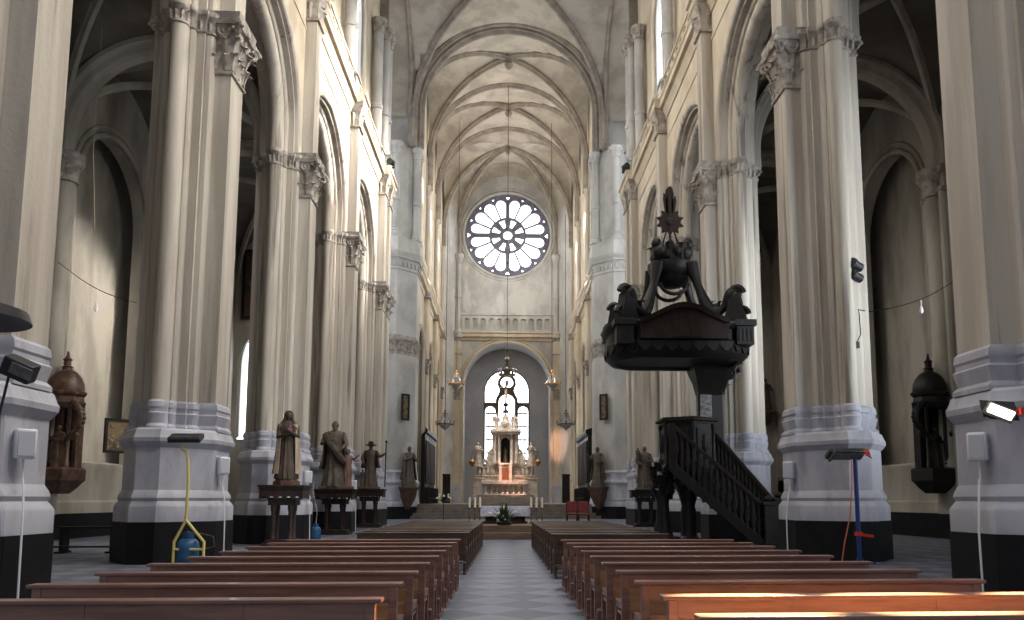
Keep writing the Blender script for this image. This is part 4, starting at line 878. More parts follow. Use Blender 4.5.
A = A0; MB().bb(A.x - .14, A.x + .04, A.y - .08, A.y + .1, zb - .1, A.z + .1).build('corner_post', M['oak2'], pu, bevel=.01)
# back panel and bracket carrying the sounding board
q0, q1 = L(698, 418, 29.9), L(721, 362, 29.9); yb = 29.9 - PYY
m = MB().bb(q0.x, q1.x, yb - .12, yb + .25, zt - .6, q1.z + .5)
m.build('back_panel', M['oak'], pu, bevel=.02)
g0, g1 = L(700.5, 418, 29.7), L(711, 372, 29.7)
m = MB().bb(g0.x, g1.x, yb - .2, yb - .1, zt, g1.z)
for i in range(9):
    z = lerp(zt + .1, g1.z - .1, i / 8); m.bar((g0.x + .03, yb - .22, z - .08), (g1.x - .03, yb - .22, z + .08), .03, .03); m.bar((g0.x + .03, yb - .22, z + .08), (g1.x - .03, yb - .22, z - .08), .03, .03)
m.build('lattice_panel', mat('light_carved_panel', (128, 124, 124), (90, 88, 90), .5, (8, 8, 8)), pu)
bz0, bz1 = L(703, 394, 29.6).z, L(703, 356, 29.0).z
lft = L(686, 358, 29.0).x; rgt = L(738, 345, 29.0).x
m = MB().loft([[(x0, yb - .25 - dy, z), (x1, yb - .25 - dy, z), (x1, yb + .3, z), (x0, yb + .3, z)] for z, x0, x1, dy in [(bz0, q0.x, q1.x, 0), (lerp(bz0, bz1, .35), lerp(q0.x, lft, .2), lerp(q1.x, rgt, .25), .25), (lerp(bz0, bz1, .7), lerp(q0.x, lft, .55), lerp(q1.x, rgt, .65), .7), (bz1 + .3, lft, rgt, 1.1)]])
for i in range(16):
    t = random.random(); z = lerp(bz0, bz1, t); m.leaf((lerp(q1.x, rgt, t * .7), yb - .2 - t * .5, z), (1, -.5, 0), .5, .34, .3, 4)
for sg in (0, 1): m.spiral((lerp(q1.x, rgt, .55), yb - .45 - .2 * sg, lerp(bz0, bz1, .6 + .2 * sg)), (1, 0, 0), (0, 0, 1), .34, 1.5, .1)
m.build('bracket', M['oak'], pu)
# sounding board
cx = pc.x - tc.x; hx = (L(745, 325, PYY).x - L(604, 325, PYY).x) / 2; cx = (L(745, 325, PYY).x + L(604, 325, PYY).x) / 2; hy = 1.75
zr0, zr1, zr2 = L(676, 356, PYY - hy).z, L(676, 340, PYY - hy).z, L(676, 322, PYY - hy).z
foot = [(-.66, -1), (.66, -1), (.93, -.62), (1, -.35), (1, .35), (.93, .62), (.66, 1), (-.66, 1), (-.93, .62), (-1, .35), (-1, -.35), (-.93, -.62)]
def fp(s): return [(cx + a * (hx + s), b * (hy + s)) for a, b in foot]
m = MB().loft([[(x, y, z) for x, y in fp(s)] for z, s in ((zr0 + .1, -.75), (zr0 + .1, -.5), (zr0, -.45), (zr0, -.3), (zr0 + .18, -.12), (zr1, -.06), (zr1 + .06, -.14), (zr2 - .2, -.14), (zr2 - .14, -.02), (zr2, .06), (zr2 + .06, .06), (zr2 + .12, -.2))])
m.build('sounding_board', M['oak'], pu, bevel=.015)
m = MB()
for i, (a, b) in enumerate(foot):                                   # hanging lambrequin all round
    a1, b1 = foot[(i + 1) % 12]; p = Vector((cx + a * (hx - .1), b * (hy - .1), zr1)); q = Vector((cx + a1 * (hx - .1), b1 * (hy - .1), zr1)); n = max(1, int((q - p).length / .42))
    for j in range(n):
        c = p.lerp(q, (j + .5) / n); d = (q - p) / n; o = d.cross(Vector((0, 0, 1))).normalized() * .06
        m.loft([[c - d * .46 + o, c + d * .46 + o, c + d * .46 - o, c - d * .46 - o], [c - d * .46 + o - Vector((0, 0, .16)), c + d * .46 + o - Vector((0, 0, .16)), c + d * .46 - o - Vector((0, 0, .16)), c - d * .46 - o - Vector((0, 0, .16))], [c - d * .1 + o - Vector((0, 0, .34)), c + d * .1 + o - Vector((0, 0, .34)), c + d * .1 - o - Vector((0, 0, .34)), c - d * .1 - o - Vector((0, 0, .34))]])
m.build('lambrequin', M['oak'], pu)
pk = L(686, 307, PYY - hy).z; px0 = L(640, 320, PYY - hy).x; px1 = L(728, 320, PYY - hy).x; pmx = L(686, 307, PYY - hy).x
for yy in (-hy, hy - .15):                                            # raised curved pediments front and back
    top = [(lerp(px0, px1, t), zr2 + .02 + (pk - zr2) * (.5 - .5 * cos(2 * pi * t)) ** .8) for t in [i / 24 for i in range(25)]]
    m = MB().plate([(px0, zr1 + .05), (px1, zr1 + .05)] + top[::-1], [], .16, lambda u, v, w: (u, yy + w, v))
    m.loft([[(x, yy - .22, z - .06), (x, yy + .14, z - .06), (x, yy + .14, z + .08), (x, yy - .28, z + .1)] for x, z in top])
    m.bb(pmx - .5, pmx + .5, yy - .12, yy, zr1 + .1, zr2 - .02); m.build('pediment', M['oak2' if yy < 0 else 'oak'], pu)
for a, b in ((-.8, -.82), (.8, -.82), (-.8, .82), (.8, .82)):
    x, y = cx + a * hx, b * hy
    m = MB().bb(x - .3, x + .3, y - .3, y + .3, zr1 - .12, zr2 - .1).bb(x - .38, x + .38, y - .38, y + .38, zr2 - .1, zr2 + .12)
    for q in range(4): m.bb(x - .24 + .14 * q, x - .18 + .14 * q, y - .33, y + .33, zr1, zr2 - .2)
    m.build('corner_block', M['oak'], pu, bevel=.01)
czb = L(671, 284, PYY).z; czt = L(671, 268, PYY).z; ccx = L(671, 275, PYY).x
for a, b in ((-.76, -.76), (.72, -.76), (-.76, .76), (.72, .76)):              # S-scrolls up to the crown
    x, y = cx + a * hx, b * hy; ex, ey = ccx + .55 * (1 if a > 0 else -1), .55 * (1 if b > 0 else -1); d = Vector((ex - x, ey - y, 0)); z0 = zr2 + .1
    pts = [Vector((x, y, z0 + 1.12)) + d * .0, Vector((x, y, z0 + .95)) + d * .1, Vector((x, y, z0 + .62)) + d * .22, Vector((x, y, z0 + .46)) + d * .38, Vector((x, y, z0 + .5)) + d * .56, Vector((x, y, lerp(z0, czt, .5))) + d * .74, Vector((x, y, lerp(z0, czt, .76))) + d * .87, Vector((x, y, lerp(z0, czt, 1.0))) + d * .96]
    P_ = []
    for i in range(len(pts) - 1):
        for t in (0, .25, .5, .75):
            p0, p1, p2, p3 = pts[max(i - 1, 0)], pts[i], pts[i + 1], pts[min(i + 2, len(pts) - 1)]
            P_.append(.5 * ((2 * p1) + (p2 - p0) * t + (2 * p0 - 5 * p1 + 4 * p2 - p3) * t * t + (3 * p1 - p0 - 3 * p2 + p3) * t ** 3))
    m = MB().tube(P_ + [pts[-1]], [.2 + .05 * sin(i * .5) for i in range(len(P_) + 1)], 10)
    un = d.normalized(); m.loft([[Vector((x, y, z0 + z)) + un * o + Vector((-un.y, un.x, 0)) * q for o, q in ((-w, -.2), (w, -.2), (w, .2), (-w, .2))] for z, w in ((-.05, .34), (.15, .36), (.5, .26), (.8, .2), (1.0, .16))])
    m.spiral(Vector((x, y, z0 + 1.05)) - un * .04, -un, (0, 0, 1), .24, 1.5, .12); m.spiral(Vector((x, y, z0 + .28)) - un * .2, -un, (0, 0, 1), .26, 1.4, .1)
    for i in range(4): m.leaf(P_[4 + i * 4] + Vector((0, 0, .1)), un * -1, .35, .26, .2, 4)
    m.build('scroll_bracket', M['oak'], pu)
m = MB().lathe([(.1, czb - .16), (.35, czb - .12), (.6, czb + .02), (.68, czb + .12), (.62, czb + .2), (.76, czb + .3), (.86, czt - .05), (.86, czt + .1), (.7, czt + .15)], (ccx, 0, 0), 20)
m.build('crown_bowl', M['oak'], pu)
for yy in (-.5, .5): MB().tube([(ccx + .5 * cos(pi + pi * t), yy, czb - .1 - .4 * sin(pi * t)) for t in [i / 10 for i in range(11)]], .07, 8).build('garland', M['oak'], pu)
m = MB().lathe([(.6, czt + .1), (.55, czt + .5), (.4, czt + .8)], (ccx, 0, 0), 12)
for i in range(9):
    a = i * 2 * pi / 9; m.ball((ccx + .58 * cos(a), .58 * sin(a), czt + .42 + .1 * (i % 2)), (.2, .2, .24), 9, 6); m.leaf((ccx + .6 * cos(a + .3), .6 * sin(a + .3), czt + .2), (cos(a), sin(a), 0), .75, .34, .3, 5)
for sg in (-1, 1): m.ball((ccx + sg * .58, -.3, czt + .8), (.2, .2, .25), 9, 6); m.ball((ccx + sg * .45, -.35, czt + .5), (.3, .25, .3), 9, 6)
m.build('cherub_heads', M['oak'], pu)
sz = L(671, 222, PYY).z; tz = L(671, 186, PYY).z
m = MB().lathe([(.1, czt + .7), (.16, czt + .9), (.05, czt + 1.1), (.05, sz)], (ccx, 0, 0), 8).ball((ccx, -.02, sz), (.16, .1, .16), 9, 6)
for i in range(20):
    a = pi / 2 + 2 * pi * i / 20; ln = (tz - sz) * (1.0 if i == 0 else .3 if i % 2 else .38)
    c = Vector((ccx, 0, sz)); d = Vector((cos(a), 0, sin(a))); s_ = Vector((-sin(a), 0, cos(a)))
    m.loft([[c + d * .1 + s_ * .05 + Vector((0, .03, 0)), c + d * .1 - s_ * .05 + Vector((0, .03, 0)), c + d * .1 - s_ * .05 - Vector((0, .03, 0)), c + d * .1 + s_ * .05 - Vector((0, .03, 0))], [c + d * ln * .8 + s_ * .075 + Vector((0, .02, 0)), c + d * ln * .8 - s_ * .075 + Vector((0, .02, 0)), c + d * ln * .8 - s_ * .075 - Vector((0, .02, 0)), c + d * ln * .8 + s_ * .075 - Vector((0, .02, 0))], [c + d * ln + s_ * .01 + Vector((0, .01, 0)), c + d * ln - s_ * .01 + Vector((0, .01, 0)), c + d * ln - s_ * .01 - Vector((0, .01, 0)), c + d * ln + s_ * .01 - Vector((0, .01, 0))]])
for dx, ln in ((-.3, .8), (-.17, .92), (.14, .95), (.3, .72), (.08, 1.0), (-.08, .98)): m.loft([[(ccx + dx * .3 + q * .06, r_, sz + .1) for q, r_ in ((-1, -.02), (1, -.02), (1, .02), (-1, .02))], [(ccx + dx * .6 + q * .07, r_, sz + (tz - sz) * ln * .8) for q, r_ in ((-1, -.02), (1, -.02), (1, .02), (-1, .02))], [(ccx + dx * .7 + q * .015, r_, sz + (tz - sz) * ln) for q, r_ in ((-1, -.01), (1, -.01), (1, .01), (-1, .01))]])
for sg in (-1, 1): m.bar((ccx + sg * .35, 0, czt + .7), (ccx + sg * .08, 0, sz - .15), .05, .05)
m.build('ray_finial', M['oak2'], pu)

# ------------------------------------------------------------------ carved canopies on the aisle walls
def canopy(px, side, wood, label):
    k_ = (W(px, 430, 30).x - XC) / 30; Y = (side * 17.35 - XC) / k_; w = W(px, 500, Y); t = thing('carved_canopy', label, 'shrine', (w.x, Y, 0), radians(18 * side), 'domed wooden shrines in the aisles')
    zz = lambda py: W(px, py, Y).z
    za, zb_, zc, zd, ze = zz(500), zz(478), zz(398), zz(374), zz(346)
    MB().loft([[(a * xx, b * yy, z) for xx, yy in ((-1, -1), (1, -1), (1, 1), (-1, 1))] for z, a, b in ((za - .3, .35, .3), (za, .6, .5), (za + .25, .75, .62), (za + .3, .82, .68), (zb_, .82, .68), (zb_ + .08, .7, .55))]).build('console', wood, t, bevel=.02)
    m = MB().bb(-.56, .56, .3, .45, zb_, zc); 
    for sg in (-1, 1): m.lathe([(.13, zb_), (.13, zb_ + .3), (.09, zb_ + .36), (.08, zc - .35), (.13, zc - .2), (.15, zc)], (sg * .58, -.25, 0), 10); m.bb(sg * .5, sg * .7, .1, .5, zb_, zc)
    m.build('back_panel', wood, t)
    f, k = robe_figure(2.0, 9); ff = MB(); face(ff, k); arm(ff, k, (.22, 0, 1.36), (.3, -.1, 1.1), (.05, -.24, 1.15)); arm(ff, k, (-.22, 0, 1.36), (-.32, -.1, 1.1), (-.2, -.3, 1.3)); f.add(ff.v, ff.f); f.v = [(x_, y - .15, z + zb_ + .05) for x_, y, z in f.v]; f.build('figure', M['carved'] if side < 0 else M['oak'], t)
    n = 8; ph = pi / 8
    MB().lathe([(.8, zc - .25), (.95, zc - .1), (1.0, zc), (.9, zc + .1), (.86, zc + .3), (1.0, zc + .42), (1.02, zc + .52), (.86, zc + .6)], (0, 0, 0), n, 1, .85, ph).build('entablature', wood, t, angle=25)
    rr = .84; hd = (zd - zc) + .75
    MB().lathe([(rr, zc + .58), (rr * 1.02, zc + .7), (rr * .98, zc + .95), (rr * .82, zc + 1.25), (rr * .55, zc + 1.5), (rr * .28, zc + 1.6), (rr * .26, zc + 1.72), (rr * .34, zc + 1.76), (rr * .2, zc + 1.8), (rr * .2, zc + 2.05), (rr * .28, zc + 2.1), (rr * .1, zc + 2.25), (rr * .05, zc + 2.5)], (0, 0, 0), 16, 1, .88).build('dome', wood, t)
    for sg in (-1, 1):
        m = MB(); m.tube([(sg * (.7 + .75 * sin(pi * q) * .8 + .1), -.35, lerp(zc + .1, zc - 1.6, q)) for q in [i / 12 for i in range(13)]], [.1 + .06 * sin(pi * i / 12) for i in range(13)], 8)
        for i in range(9): q = i / 8; m.ball((sg * (.86 + .72 * sin(pi * q) * .8 + .1), -.35, lerp(zc, zc - 1.5, q)), .1, 7, 5)
        m.spiral((sg * .95, -.35, zc - 1.55), (sg, 0, 0), (0, 0, 1), .25, 1.4, .08); m.build('scroll', wood, t)
    MB().bb(side * .2, side * 1.05, .12, .45, zb_ + .2, zc).bb(side * .2, side * 1.05, -.1, .4, za, zb_).build('wall_mount', wood, t)
    t.scale = (.82, .82, .82); t.location.z = .18 * zz(430)
    return t
canopy(58, -1, M['carved'], 'brown carved wooden shrine with dome on the left aisle wall')
canopy(936, 1, M['oak'], 'black carved wooden shrine with dome on the right aisle wall')
# ------------------------------------------------------------------ speakers on the pillar bases
def speaker(side, i, py, lab, dy=-.3):
    y = (PY + [WP])[i] + dy; x = side * 7.83; z = W(507 + side * 200, py, y).z
    t = thing('loudspeaker', lab, 'speaker', (x, y, z), radians(42 * -side), 'white loudspeakers on the pillars')
    MB().bb(-.15, .15, -.13, .13, -.24, .24).build('body', M['white'], t, bevel=.03)
    MB().bb(-.12, .12, -.145, -.125, -.2, .2).build('grille', mat('speaker_grille', (196, 198, 206), None, .6), t, bevel=.01)
    MB().bb(-.02, .02, .1, .25, -.03, .03).bb(side * .0, side * .16, .02, .08, -.03, .03).build('wall_bracket', M['white'], t)
    MB().tube([(0, .0, -.22), (.01, -.02, -.6), (.0, -.06, 1.95 - z), (0, -.2, 1.6 - z), (-.01, -.3, 1.1 - z), (0, -.32, .02 - z)], .018, 6).build('cable', M['white'], t)
for side, i, py, lab in ((-1, 0, 445, 'white loudspeaker with cable on the nearest left pillar'), (-1, 1, 466, 'white loudspeaker on the left pillar behind the yellow heater frame'), (-1, 2, 477, 'small white loudspeaker just right of the veiled woman statue'), (-1, 3, 485, 'tiny white loudspeaker just right of the man with a child'), (1, 0, 446, 'white loudspeaker with cable on the nearest right pillar'), (1, 1, 470, 'white loudspeaker on the right pillar beside the pulpit stair foot')):
    speaker(side, i, py, lab)
# ------------------------------------------------------------------ heaters and lamps
w = W(186, 439, 20.0); zf = w.z
t = thing('gas_heater', 'yellow tube gas heater with dark panel, before the second left pillar', 'heater', (w.x, 20.0, 0))
def T(px, py, Y=20.0): q = W(px, py, Y); return (q.x - w.x, Y - 20.0, q.z)
MB().tube([T(182, 449), T(186, 452), T(188, 460), T(188.5, 480), T(186, 520)], .035, 10).build('pole', M['yellow'], t)
b0, b1, b2, b3 = T(186, 520), T(174, 542), T(174, 561), T(204, 542)
MB().tube([b0, b1, (b1[0], 0, .02)], .035, 10).tube([b0, b3, (b3[0], 0, .02)], .035, 10).tube([(b1[0], 0, .42), (b3[0], 0, .42)], .03, 8).tube([(b1[0], 0, .06), (b1[0], .45, .06), (b3[0], .45, .06), (b3[0], 0, .06)], .03, 8).build('frame', M['yellow'], t)
hp = T(186, 438)
h = MB().box(hp, (.78, .34, .12), 0, radians(28)); h.build('heater_head', M['darkplastic'], t, bevel=.02)
MB().box((hp[0], hp[1] - .17, hp[2] - .02), (.7, .02, .09), 0, radians(28)).build('reflector', M['steel'], t)
MB().tube([(hp[0] - .1, hp[1], hp[2]), T(182, 449)], .03, 8).build('hook_arm', M['yellow'], t)
g = W(187, 556, 20.1); gb = thing('gas_bottle', 'blue gas bottle standing inside the yellow heater frame', 'gas bottle', (g.x - .03, 20.2, 0.06))
MB().lathe([(.14, 0), (.24, .02), (.26, .08), (.26, .42), (.24, .52), (.16, .6), (.06, .63), (.06, .66)], (0, 0, 0), 20).build('tank', M['bluegas'], gb)
MB().lathe([(.13, .58), (.13, .76), (.12, .76), (.12, .58)], (0, 0, 0), 16).build('collar', M['bluegas'], gb)
MB().lathe([(.03, .64), (.03, .74), (.06, .74), (.06, .77), (.02, .78)], (0, 0, 0), 10).tube([(.03, 0, .7), (.3, -.05, .74), (.62, -.05, .66), (.66, -.05, .42), (.4, -.05, .36)], .014, 6).build('valve_and_hose', M['brass'], gb)
# infrared heater on a blue post, right
w = W(855, 457, 20.0); t = thing('heater_on_post', 'infrared heater on a blue post in front of the second right pillar', 'heater', (w.x, 20.0, 0))
MB().lathe([(.055, .04), (.055, w.z)], (0, 0, 0), 12).build('post', M['bluepost'], t)
MB().bar((-.4, 0, .03), (.4, 0, .03), .06, .05).bar((0, -.4, .03), (0, .4, .03), .06, .05).lathe([(.09, 0), (.09, .16)], (0, 0, 0), 12).build('foot', M['bluepost'], t)
MB().box((-.25, 0, w.z + .08), (.95, .36, .12), 0, radians(-30)).box((-.62, -.02, w.z + .06), (.06, .42, .2), 0, radians(-30)).build('heater_head', M['heatergrey'], t, bevel=.02)
MB().box((-.27, -.12, w.z + .0), (.8, .26, .03), 0, radians(-30)).build('reflector', M['steel'], t)
MB().box((.2, 0, w.z + .12), (.16, .3, .14)).tube([(.2, -.1, w.z + .1), (.35, -.15, w.z - .04), (.28, -.1, w.z + .2)], .03, 8).build('clamp', M['red'], t)
MB().bar((-.05, 0, .75), (.36, -.05, .7), .05, .07).box((.0, 0, .76), (.16, .14, .1)).build('clamp_handle', M['red'], t)
MB().tube([(-.1, -.05, w.z), (-.16, -.1, w.z - .8), (-.24, -.1, 1.2), (-.4, -.05, .5), (-.46, 0, .02)], .018, 6).build('cable', M['orange'], t)
# glowing heater on the nearest right pillar
yq = PY[0] - 1.95; w = W(1004, 411, yq); t = thing('wall_heater', 'glowing infrared heater with red bracket on the nearest right pillar', 'heater', (w.x, yq, w.z), radians(-12))
MB().plate([(-.28, -.06), (.2, -.1), (.2, .1), (-.28, .14)], [], .1, lambda u, v, w_: (u, v * .6 + w_ * .2 + .06, v - .0 + w_)).build('housing', M['darkplastic'], t, bevel=.01)
MB().box((-.08, -.1, -.02), (.34, .07, .13), 0, radians(30), radians(24)).build('heating_element', M['glow'], t)
MB().box((-.08, -.05, -.02), (.42, .06, .2), 0, radians(30), radians(24)).build('reflector', M['steel'], t)
MB().box((.24, -.1, -.02), (.16, .16, .1)).box((.38, -.1, .02), (.2, .08, .1)).tube([(.28, -.1, -.06), (.45, -.15, -.12), (.6, -.1, -.04)], .02, 6).build('bracket', M['red'], t)
MB().bar((0, 0, .05), (.1, .6, .05), .06, .06).build('wall_arm', M['darkplastic'], t)
HEAT = Vector((w.x - .1, yq - .25, w.z - .02))
# floodlight on the nearest left pillar
yq = PY[0] - 2.0; w = W(20, 369, yq); t = thing('floodlight', 'black floodlight tilted downwards on the nearest left pillar', 'lamp', (w.x, yq, w.z), radians(10)); t.scale = (.82, .82, .82)
MB().box((0, 0, 0), (.5, .3, .34), 0, radians(20), radians(24)).build('housing', M['darkplastic'], t, bevel=.03)
MB().box((.07, -.15, -.06), (.36, .04, .2), 0, radians(20), radians(24)).build('lens', M['steel'], t, bevel=.01)
MB().bar((-.1, 0, 0), (-.1, .55, -.05), .05, .05).build('wall_arm', M['darkplastic'], t)
MB().tube([(-.2, .1, -.1), (-.3, .1, -.8), (-.22, .0, -1.8), (-.1, -.1, -2.6), (0, -.1, (.02 - w.z) / .82)], .022, 6).build('cable', M['iron'], t)
# mushroom patio heater at the left edge
w = W(-50, 313, 4.6); t = thing('patio_heater', 'round dark hood of a mushroom heater cut by the left photo edge', 'heater', (w.x, 4.6, 0))
MB().lathe([(.02, w.z + .1), (.2, w.z + .09), (.38, w.z + .03), (.40, w.z - .03), (.38, w.z - .03), (.2, w.z + .03), (.02, w.z + .04)], (0, 0, 0), 28).build('hood', M['darkplastic'], t)
MB().lathe([(.09, w.z - .3), (.11, w.z - .05), (.05, w.z + .05)], (0, 0, 0), 14).build('burner', M['steel'], t)
MB().lathe([(.035, .4), (.035, w.z - .28)], (0, 0, 0), 12).build('pole', M['darkplastic'], t)
MB().lathe([(.26, 0), (.26, .08), (.22, .12), (.22, .6), (.05, .72)], (0, 0, 0), 20).build('base', M['darkplastic'], t)
# two black spotlights on the second right pillar
for k, py in enumerate((265.5, 276.5)):
    yq = PY[1] - 1.2; w = W(856, py, yq); t = thing('spotlight', 'black spotlight on the second right pillar, %s of two' % ('upper' if k == 0 else 'lower'), 'lamp', (w.x, yq, w.z), radians(-60), 'black spotlights on the second right pillar')
    MB().lathe([(.1, -.2), (.13, -.18), (.13, .1), (.16, .12), (.16, .2), (.13, .2)], (0, 0, 0), 14).build('housing', M['darkplastic'], t)
    t.children[0].rotation_euler = (radians(78), 0, 0)
    MB().bar((0, .0, .02), (-.05, .38, .02), .05, .05).build('wall_arm', M['darkplastic'], t)
yq = PY[1] - 1.15; w = W(857, 345, yq); t = thing('switch_box', 'small black box with looped cable below the two spotlights', 'box', (w.x, yq, w.z))
MB().box((0, 0, 0), (.12, .1, .18)).build('housing', M['darkplastic'], t, bevel=.01)
MB().tube([(0, 0, .08), (.12, 0, .3), (.1, 0, .9), (.08, 0, 1.0), (.3, .05, .98)], .014, 6).build('cable', M['cable'], t)
for side, px, py in ((-1, 378, 161), (1, 632, 163)):
    w = W(px, py, WP + .2); t = thing('cornice_lamp', 'dark lamp on the cornice end at the %s of the crossing' % ('left' if side < 0 else 'right'), 'lamp', (side * 7.75, WP - .2, 23.22), radians(25 * side), 'lamps on the cornice ends')
    m = MB().lathe([(.14, -.25), (.2, -.22), (.22, .22), (.19, .22)], (0, 0, 0), 12); m.v = [(x, -z, y + .42) for x, y, z in m.v]; m.build('housing', M['iron'], t)
    MB().bb(-.28, -.24, -.06, .06, 0, .45).bb(.24, .28, -.06, .06, 0, .45).bb(-.28, .28, -.1, .1, 0, .04).build('yoke', M['iron'], t)

# ------------------------------------------------------------------ platform, people's altar, candles, flowers, chairs
PL = .55
pf = tag(MB().bb(-4, 3.9, 33.2, 33.8, 0, .27).bb(-4, 3.9, 33.7, 41, 0, PL).build('altar_platform', M['plank'], smooth=False, bevel=.02), 'low wooden altar platform at the end of the aisle', 'platform')
a0, a1 = W(480.5, 506, 36.5), W(530, 506, 36.5); zt = a0.z
al = thing('altar_table', 'front altar table under a white patterned cloth', 'altar', ((a0.x + a1.x) / 2, 36.9, PL)); hw = (a1.x - a0.x) / 2; zl = zt - PL
MB().bb(-hw * .8, hw * .8, -.35, .35, 0, zl - .05).bb(-hw * .9, hw * .9, -.42, .42, 0, .1).build('body', M['oak2'], al, bevel=.02)
n = 60; rg = []
def cloth_ring(z, e): return [(max(-hw - e, min(hw + e, x)), max(-.45 - e, min(.45 + e, y)), z) for x, y in [((hw + .5) * cos(2 * pi * j / n) * 1.3, .9 * sin(2 * pi * j / n) * 1.3) for j in range(n)]]
m = MB().loft([[(x * (1 + (.012 * sin(j * 1.7) if z < zl - .1 else 0)), y * (1 + (.05 * sin(j * 2.1) if z < zl - .1 else 0)), z) for j, (x, y, _) in enumerate(cloth_ring(z, e))] for z, e in ((zl - .46, .03), (zl - .2, .02), (zl - .02, .01), (zl, 0))], False, True)
c = m.build('altar_cloth', M['cloth'], None, loc=((a0.x + a1.x) / 2, 36.9, PL)); tag(c, 'white and blue patterned cloth hanging over the front altar', 'altar cloth')
cn = ['outermost left', 'middle left', 'inner left', 'inner right', 'middle right', 'outermost right']
for k, px in enumerate((469.5, 475, 480, 531, 536.5, 542)):
    w = W(px, 507.5, 36.2); t = thing('candlestick', 'tall white candle on a stand beside the front altar, %s one' % cn[k], 'candle', (w.x, 36.2, PL), 0, 'candles beside the front altar'); h = w.z - PL
    MB().lathe([(.095, 0), (.095, .03), (.03, .06), (.022, h * .5), (.04, h * .55), (.02, h * .6), (.02, h - .06), (.08, h - .03), (.08, h)], (0, 0, 0), 12).build('stand', M['brass'], t)
    MB().lathe([(.05, h), (.05, h + .44), (.01, h + .45), (.006, h + .48)], (0, 0, 0), 10).build('candle', M['wax'], t)
w = W(504, 526, 34.1); t = thing('flower_arrangement', 'low arrangement of white flowers and leaves on the platform edge', 'flowers', (w.x, 34.1, PL))
MB().lathe([(.16, 0), (.3, .02), (.34, .14), (.3, .16)], (0, 0, 0), 14).build('bowl', M['darkplastic'], t)
gm = MB()
for i in range(60):
    a = random.uniform(0, 6.28); e = random.uniform(.2, 1.0); l = random.uniform(.45, .95); d = Vector((cos(a) * e, sin(a) * e * .6, 1.1 - e * .75)).normalized(); p = Vector((0, 0, .12)); s_ = d.cross(Vector((0, 0, 1))).normalized() * .05
    q = p + d * l; mid = p + d * l * .55 + Vector((0, 0, .06)); gm.loft([[p - s_ * .3, p + s_ * .3, p + Vector((0, 0, .01))], [mid - s_, mid + s_, mid + Vector((0, 0, .02))], [q - s_ * .1, q + s_ * .1, q + Vector((0, 0, .005))]])
gm.build('foliage', M['green'], t)['kind'] = 'stuff'
for i in range(18):
    a = random.uniform(0, 6.28); e = random.uniform(.1, .62); MB().ball((cos(a) * e, sin(a) * e * .6 - .05, .2 + random.uniform(0, .35)), (.06, .06, .05), 7, 5).build('bloom', M['petal'], t)
w = W(440, 517, 36); t = thing('flower_stand', 'thin iron stand with pale flowers left of the front altar', 'flower stand', (w.x, 38, PL))
MB().lathe([(.2, 0), (.2, .03), (.02, .06), (.02, .95), (.16, 1.0), (.16, 1.05)], (0, 0, 0), 12).build('stand', M['iron'], t)
gm = MB()
for i in range(36):
    a = random.uniform(0, 6.28); d = Vector((cos(a) * .7, sin(a) * .7, random.uniform(-.2, 1))).normalized(); p = Vector((0, 0, 1.05)); q = p + d * random.uniform(.2, .5); s_ = d.cross(Vector((.3, .2, 1))).normalized() * .04
    gm.loft([[p - s_ * .3, p + s_ * .3, p + d * .01], [(p + q) / 2 - s_, (p + q) / 2 + s_, (p + q) / 2 + Vector((0, 0, .02))], [q - s_ * .1, q + s_ * .1, q + d * .01]])
gm.build('foliage', M['green'], t)['kind'] = 'stuff'
for i in range(8): a = i * .8; MB().ball((cos(a) * .3, sin(a) * .3, 1.15 + .05 * (i % 4)), .055, 7, 5).build('bloom', M['petal'], t)
for k, px in enumerate((572.5, 584)):
    w = W(px, 516, 36.4); t = thing('armchair', 'red upholstered chair right of the front altar, %s of two' % ('nearer the altar' if k == 0 else 'farther from the altar'), 'chair', (w.x, 36.6, PL), 0, 'red chairs beside the front altar')
    MB().bb(-.24, .24, -.24, .24, .38, .46).build('seat', M['redseat'], t, bevel=.03)
    MB().bb(-.24, .24, .2, .27, .5, 1.0).build('backrest', M['redseat'], t, bevel=.03)
    for x in (-.23, .23):
        for y in (-.22, .23): MB().bb(x - .025, x + .025, y - .025, y + .025, 0, .4 if y < 0 else 1.02).build('leg', M['oak2'], t)
# ------------------------------------------------------------------ high altar
HY = 87.5
def V(px, py, Y=HY): q = W(px, py, Y); return Vector((q.x, Y, q.z))
ha0 = V(505, 503); t = thing('high_altar', 'tall carved stone high altar with statues below the round headed window', 'altar', (V(505.5, 503).x, HY, 1.25)); ox, oz = t.location.x, 1.25
X = lambda px: V(px, 470).x - ox
Z = lambda py: V(505, py).z - oz
m = MB()
for k in range(4): m.bb(X(472) - .1 + .25 * k, X(539) + .1 - .25 * k, -3.2 + .4 * k, 1, .0, Z(495) * (k + 1) / 4)
m.build('altar_steps', M['step'], t, bevel=.03)
MB().bb(X(482), X(528.5), -1.5, .2, Z(484.5), Z(481)).bb(X(483.5), X(527), -1.35, .2, Z(485.3), Z(484.5)).build('mensa', M['marble'], t, bevel=.03)
m = MB().bb(X(486), X(525), -.9, .2, Z(495), Z(485)).bb(X(484), X(527), -1.3, .2, Z(495), Z(494))
for k in range(8):
    px = lerp(486.5, 524, k / 7); m.lathe([(.2, Z(494)), (.2, Z(493)), (.13, Z(492.4)), (.13, Z(487)), (.22, Z(486)), (.22, Z(485.2))], (X(px), -1.1, 0), 10)
    if k < 7: m.tube([(X(px + 2.7) + .26 * cos(a), -1.05, Z(488.2) + .3 * sin(a)) for a in [pi * j / 8 for j in range(9)]], .07, 6); m.ball((X(px + 2.7), -.95, Z(490.5)), (.18, .12, .36), 8, 6)
m.build('altar_front', M['marble'], t)
